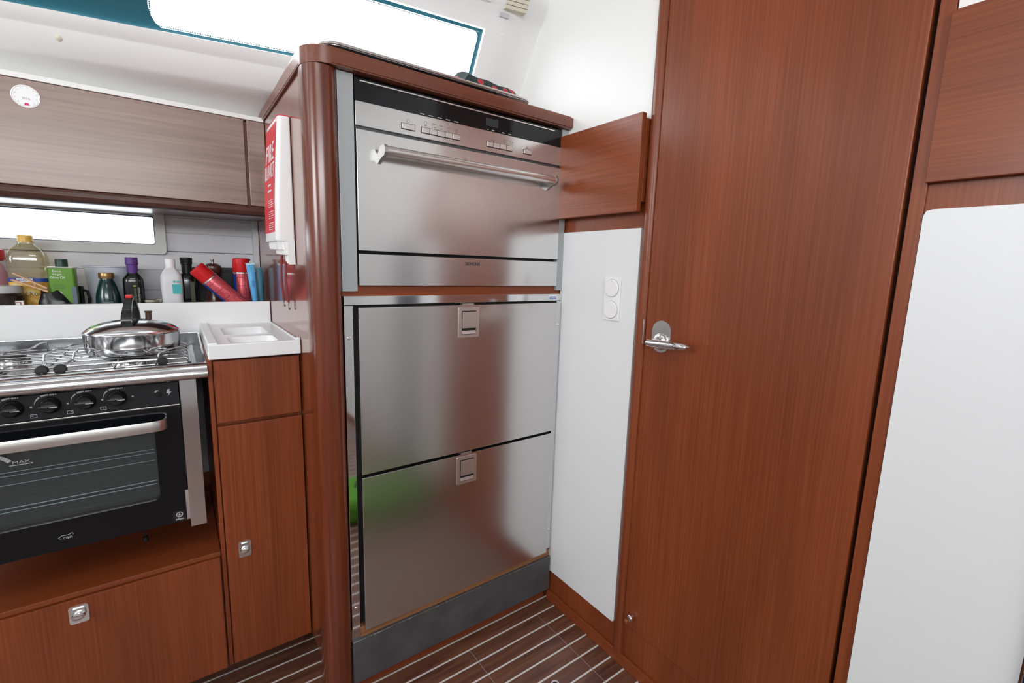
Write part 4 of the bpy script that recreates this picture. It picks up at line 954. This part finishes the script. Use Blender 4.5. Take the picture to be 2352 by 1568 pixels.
q = B(); q.lathe([(0, -0.0208), (0.008, -0.0208), (0.008, -0.0201)], (-0.005, 0, 0.050), axis='Y', seg=16, sx=1.1, sy=0.6); q.done('lemon_print', mat('lemon', (0.75, 0.65, 0.15), 0.5), t, smooth=False)
q = B(); 
for k in range(6): q.box(-0.018+0.001*(k % 2), 0.006, -0.0203, -0.0199, 0.0880-k*0.0022, 0.0886-k*0.0022)
for k in range(4): q.box(0.000, 0.016, -0.0203, -0.0199, 0.034-k*0.006, 0.0345-k*0.006)
q.done('small_print', mat('print_green', (0.04, 0.12, 0.02), 0.5), t, smooth=False)
lab(B().box(0.0170, 0.0258, -0.0206, -0.0198, 0.030, 0.082).done('side_sticker', mat('slate_label', (0.10, 0.14, 0.20), 0.4), t, smooth=False), 'slate blue side panel')
# white tub
tubm = mat('translucent_tub', (0.80, 0.84, 0.92), 0.3, trans=0.35)
q = B().lathe([(0, 0), (0.042, 0), (0.046, 0.004), (0.058, 0.132), (0.061, 0.134), (0.061, 0.137), (0.057, 0.137), (0.0555, 0.134), (0.043, 0.006), (0, 0.005)], seg=48)
q = q.done('plastic_tub', tubm); q.location = (-0.150, 0.706, ZS); q.scale = (0.94, 0.94, 1); tag(q, 'tall translucent white plastic tub between green tin and purple-capped bottle', 'tub')
t = item('coffee_mug', 'black mug half hidden between green tin and white tub', 'mug', -0.2235, 0.672)
B().lathe([(0, 0), (0.018, 0), (0.019, 0.004), (0.019, 0.080), (0.0175, 0.080), (0.0175, 0.006), (0, 0.005)], seg=30).done('body', BLACKG, t)
B().tube([(0.017, 0, 0.070), (0.026, 0, 0.066), (0.029, 0, 0.045), (0.026, 0, 0.022), (0.017, 0, 0.016)], 0.0035, 10).done('handle', BLACKG, t)
# dark green bottle gold cap
dgr = mat('bottle_green', (0.004, 0.030, 0.030), 0.14, coat=0.3)
t = item('syrup_bottle', 'squat dark green bottle with gold cap before the white tub', 'bottle', -0.150, 0.625)
B().lathe([(0, 0), (0.0255, 0), (0.0275, 0.003), (0.0280, 0.030), (0.0265, 0.055), (0.0215, 0.080), (0.0165, 0.096), (0.0145, 0.100), (0.0145, 0.106), (0, 0.106)], seg=44).done('body', dgr, t)
B().lathe([(0, 0.104), (0.0168, 0.104), (0.0172, 0.106), (0.0172, 0.118), (0.0165, 0.1195), (0, 0.1195)], seg=36).done('cap', mat('gold_cap', (0.30, 0.19, 0.08), 0.3, 0.8), t)
q = B()
for k in range(3): q.box(-0.012+0.004*k, 0.012-0.002*k, -0.0288, -0.0282, 0.0405-k*0.004, 0.0412-k*0.004)
q.done('label_print', GREYLINE, t, smooth=False)
# balsamic bottle purple cap
blk = mat('black_bottle', (0.006, 0.008, 0.008), 0.14, coat=0.3)
t = item('vinegar_bottle', 'black glass bottle with purple cap behind the pan handle', 'bottle', -0.0935, 0.628)
B().rrlathe([(0.96, 0), (1.0, 0.003), (1.0, 0.095), (0.96, 0.104), (0.75, 0.113), (0.53, 0.120), (0.52, 0.124)], (0, 0, 0), 0.0235, 0.021, 0.017).done('body', blk, t)
B().lathe([(0, 0.119), (0.0125, 0.119), (0.0130, 0.142), (0.0150, 0.1445), (0.0145, 0.150), (0.0142, 0.163), (0, 0.1635)], seg=36).done('capsule', mat('purple_capsule', (0.10, 0.035, 0.22), 0.45), t)
VT = ((0, 0, -1), (1, 0, 0), (0, -1, 0))
text('παπαδόπουλου', 0.0078, (0.0115, -0.0214, 0.052), VT, GREYLINE, 'lettering', t, 0.0001)
B().box(0.0010, 0.0060, -0.0216, -0.0205, 0.030, 0.078).done('olive_print', mat('olive_print', (0.045, 0.055, 0.02), 0.5), t, smooth=False)
q = B().lathe([(0, -0.0216), (0.003, -0.0216), (0.003, -0.021)], (0.003, 0, 0.084), axis='Y', seg=14, sx=1.3, sy=0.7); q.done('leaf_print', mat('lime_print', (0.35, 0.38, 0.05), 0.5), t, smooth=False)
# low jar with metal lid
t = item('jar', 'low glass jar with flat silver lid just showing above the upstand', 'jar', -0.0555, 0.630)
B().lathe([(0, 0), (0.0235, 0), (0.0245, 0.003), (0.0245, 0.034), (0.022, 0.038), (0, 0.038)], seg=36).done('body', mat('jar_glass', (0.05, 0.04, 0.03), 0.1), t)
B().lathe([(0, 0.037), (0.0245, 0.037), (0.0255, 0.038), (0.0255, 0.044), (0.024, 0.0455), (0, 0.045)], seg=40).done('lid', mat('brassy_lid', (0.55, 0.52, 0.42), 0.25, 1.0), t)
# white bottle, teal print
t = item('soap_bottle', 'white plastic bottle with teal printing', 'bottle', -0.006, 0.628)
wpl = mat('milky_plastic', (0.78, 0.80, 0.83), 0.35, trans=0.15)
B().rrlathe([(0.96, 0), (1.0, 0.004), (0.98, 0.035), (0.95, 0.050), (0.98, 0.062), (1.0, 0.080), (1.0, 0.104), (0.93, 0.115), (0.72, 0.126), (0.48, 0.135), (0.45, 0.139)], (0, 0, 0), 0.0265, 0.019, 0.014).done('body', wpl, t)
B().lathe([(0, 0.136), (0.0115, 0.136), (0.0120, 0.139), (0.0128, 0.158), (0.0110, 0.1615), (0, 0.162)], seg=32).done('cap', PVC, t)
teal = mat('teal_print', (0.05, 0.42, 0.42), 0.45)
q = B().box(0.001, 0.0225, -0.0205, -0.0188, 0.062, 0.089); q.box(0.012, 0.0205, -0.0205, -0.0195, 0.094, 0.0985); q.lathe([(0, -0.0203), (0.0034, -0.0203), (0.0034, -0.0195)], (0.0065, 0, 0.0965), axis='Y', seg=12)
q.done('label_print', teal, t, smooth=False)
# dark bottle behind
t = item('vinegar_bottle', 'dark bottle with tall black capsule behind the white bottle', 'bottle', 0.0335, 0.668)
B().rrlathe([(0.96, 0), (1, 0.003), (1, 0.100), (0.9, 0.110), (0.55, 0.120), (0.5, 0.124)], (0, 0, 0), 0.026, 0.022, 0.018).done('body', blk, t)
B().lathe([(0, 0.118), (0.0130, 0.118), (0.0135, 0.146), (0.0155, 0.148), (0.0152, 0.155), (0.0160, 0.157), (0.0158, 0.167), (0, 0.168)], seg=36).done('capsule', mat('black_capsule', (0.008, 0.014, 0.012), 0.3), t)
lab(B().box(0.006, 0.016, -0.0228, -0.0218, 0.035, 0.095).done('label', mat('olive_label', (0.06, 0.08, 0.03), 0.5), t, smooth=False), 'olive green label')
B().box(0.005, 0.0165, -0.0231, -0.0221, 0.020, 0.032).done('orange_label', mat('orange_label', (0.55, 0.13, 0.08), 0.5), t, smooth=False)
# black box
t = item('storage_box', 'black plastic case leaning at the back of the shelf', 'case', 0.122, 0.7535)
B().box(-0.075, 0.100, -0.011, 0.011, 0, 0.138, 0.006).done('case_body', BLACKP, t)
B().box(-0.060, 0.085, -0.0135, -0.010, 0.012, 0.124, 0.002).done('case_lid', BLACKP, t)
# pepper mills
wm = mat('mill_wood', (0.075, 0.028, 0.016), 0.3, coat=0.4)
def mill(t, knob):
    B().lathe([(0, 0), (0.0270, 0), (0.0285, 0.004), (0.0280, 0.012), (0.0225, 0.020), (0.0255, 0.027), (0.0260, 0.035), (0.0205, 0.055), (0.0180, 0.075), (0.0170, 0.095), (0.0190, 0.112), (0.0205, 0.118), (0, 0.118)], seg=40).done('body', wm, t)
    B().lathe([(0, 0.118), (0.0185, 0.1185), (0.0235, 0.126), (0.0250, 0.135), (0.0235, 0.143), (0.0170, 0.149), (0.008, 0.152), (0, 0.1525)], seg=40).done('head', wm, t)
    B().lathe([(0, 0.152), (0.004, 0.152), (0.0035, 0.157), (0.0055, 0.161), (0.0055, 0.165), (0, 0.1665)], seg=24).done('knob', knob, t)
t = item('pepper_mill', 'brown wooden pepper mill with silver knob behind the leaning spray can', 'pepper mill', 0.1030, 0.705); mill(t, SATIN)
t = item('pepper_mill', 'brown pepper mill tipped sideways behind the upright spray can', 'pepper mill', 0.168, 0.7065, rot=(0, math.radians(13), 0), z=ZS+0.008); mill(t, BLACKP)
# spray cans
rsp = mat('can_red', (0.62, 0.08, 0.10), 0.3, 0.3)
n, r, mp = noise_mat(rsp, (1, 1, 1), [(0.40, (0.55, 0.03, 0.05)), (0.52, (0.62, 0.16, 0.18)), (0.62, (0.58, 0.05, 0.07))], 260, 2)
def can(t, ang=0.0):
    R = 0.0235
    B().lathe([(0, 0), (R-0.001, 0), (R, 0.002), (R, 0.124), (R-0.004, 0.131), (0, 0.133)], seg=44).done('can_body', rsp, t)
    B().lathe([(R-0.001, 0.121), (R+0.0012, 0.1225), (R+0.0008, 0.1255), (R-0.002, 0.128)], seg=44).done('can_collar', SATIN, t)
    B().lathe([(R, 0.127), (R+0.0004, 0.128), (R-0.0004, 0.166), (R-0.003, 0.1695), (R-0.006, 0.170), (0, 0.1695)], seg=44).done('cap', RED, t)
    q = B(); a0 = math.radians(178+ang); n = 8; q.grid([[((R+0.0004)*math.cos(a0+i*0.12), (R+0.0004)*math.sin(a0+i*0.12), z) for z in (0.004, 0.120)] for i in range(n)]); q.done('blue_band', BLUEPR, t)
    LM = bpy.data.materials.get('can_line') or mat('can_line', (0.25, 0.01, 0.02), 0.4)
    for z in (0.028, 0.056, 0.084, 0.110): B().grid([[((R+0.0004)*math.cos(a0+0.95+i*0.12), (R+0.0004)*math.sin(a0+0.95+i*0.12), zz) for zz in (z, z+0.0012)] for i in range(9)]).done('label_line', LM, t)
t = item('spray_can', 'red and blue spray can with red cap standing upright', 'spray can', 0.1765, 0.655); can(t)
t = item('spray_can', 'red and blue spray can with red cap leaning over to the left', 'spray can', 0.172, 0.6055, rot=(math.radians(2), math.radians(-44), 0), z=ZS-0.0+0.0165); can(t, -8)
# tubes in the corner
t = item('glue_tube', 'light blue squeezed tube standing in the shelf corner', 'tube', 0.2085, 0.615, rot=(0, math.radians(-4), 0), z=ZS+0.001)
q = B(); rows = []
for i in range(11):
    u = i/10; ww = 0.0075+0.0045*u; dd_ = 0.010*(1-u)+0.001
    rows.append([(ww*math.cos(a*PI/8), dd_*math.sin(a*PI/8)+0.0015*math.sin(u*9), 0.012+0.140*u) for a in range(17)])
q.grid(rows); q.done('tube_body', mat('sky_blue_tube', (0.10, 0.42, 0.78), 0.35), t)
B().lathe([(0, 0), (0.0065, 0), (0.0065, 0.013), (0, 0.013)], seg=20).done('cap', mat('dark_blue_cap', (0.02, 0.08, 0.25), 0.4), t)
B().box(-0.0125, 0.0125, -0.0018, 0.0018, 0.150, 0.156).done('crimp', mat('pale_crimp', (0.6, 0.75, 0.85), 0.4), t, smooth=False)
q = B()
for k in range(5): q.box(-0.004, 0.006-0.001*(k % 2), -0.0085, -0.0078, 0.098-k*0.004, 0.099-k*0.004)
q.done('small_print', BLUEPR, t, smooth=False)
t = item('glue_tube', 'grey and teal tube behind the light blue tube in the corner', 'tube', 0.2265, 0.640)
q = B(); rows = []
for i in range(9):
    u = i/8; rows.append([((0.008)*math.cos(a*PI/8), (0.009*(1-u)+0.001)*math.sin(a*PI/8), 0.012+0.130*u) for a in range(17)])
q.grid(rows); q.done('tube_body', mat('teal_tube', (0.05, 0.22, 0.32), 0.4), t)
B().lathe([(0, 0), (0.006, 0), (0.006, 0.013), (0, 0.013)], seg=20).done('cap', mat('grey_cap', (0.3, 0.33, 0.34), 0.4), t)
# floor lift ring
fr2 = thing('floor_ring', 'small round metal lift ring set into the striped floor', 'ring', (0.762, -0.268, 0))
B().lathe([(0.0065, 0.0), (0.0065, 0.0012), (0.0085, 0.0022), (0.0115, 0.0018), (0.0125, 0.0)], (0.762, -0.270, 0.0002), seg=32).done('ring', POLISH, fr2)
B().lathe([(0, 0.0), (0.0066, 0.0), (0.0066, 0.0008), (0, 0.0008)], (0.762, -0.270, 0.0002), seg=24).done('finger_hole', RUBBER, fr2)

# green holdall on the cabin floor beside the camera: outside the frame, mirrored softly in the lower drawer
t = thing('holdall_bag', 'green holdall on the striped floor, showing only as a green reflection in the steel drawer', 'bag', (0.70, -1.02, 0))
GB = mat('green_fabric', (0.09, 0.30, 0.02), 0.8)
B().box(0.50, 0.90, -1.08, -0.80, 0.001, 0.11, 0.04, 4).done('bag_body', GB, t)
B().tube([(0.60, -0.94, 0.107), (0.61, -0.94, 0.13), (0.66, -0.95, 0.14), (0.74, -0.95, 0.14), (0.79, -0.94, 0.13), (0.80, -0.94, 0.107)], 0.007, 10).done('carry_handle', mat('dark_webbing', (0.02, 0.03, 0.02), 0.7), t)
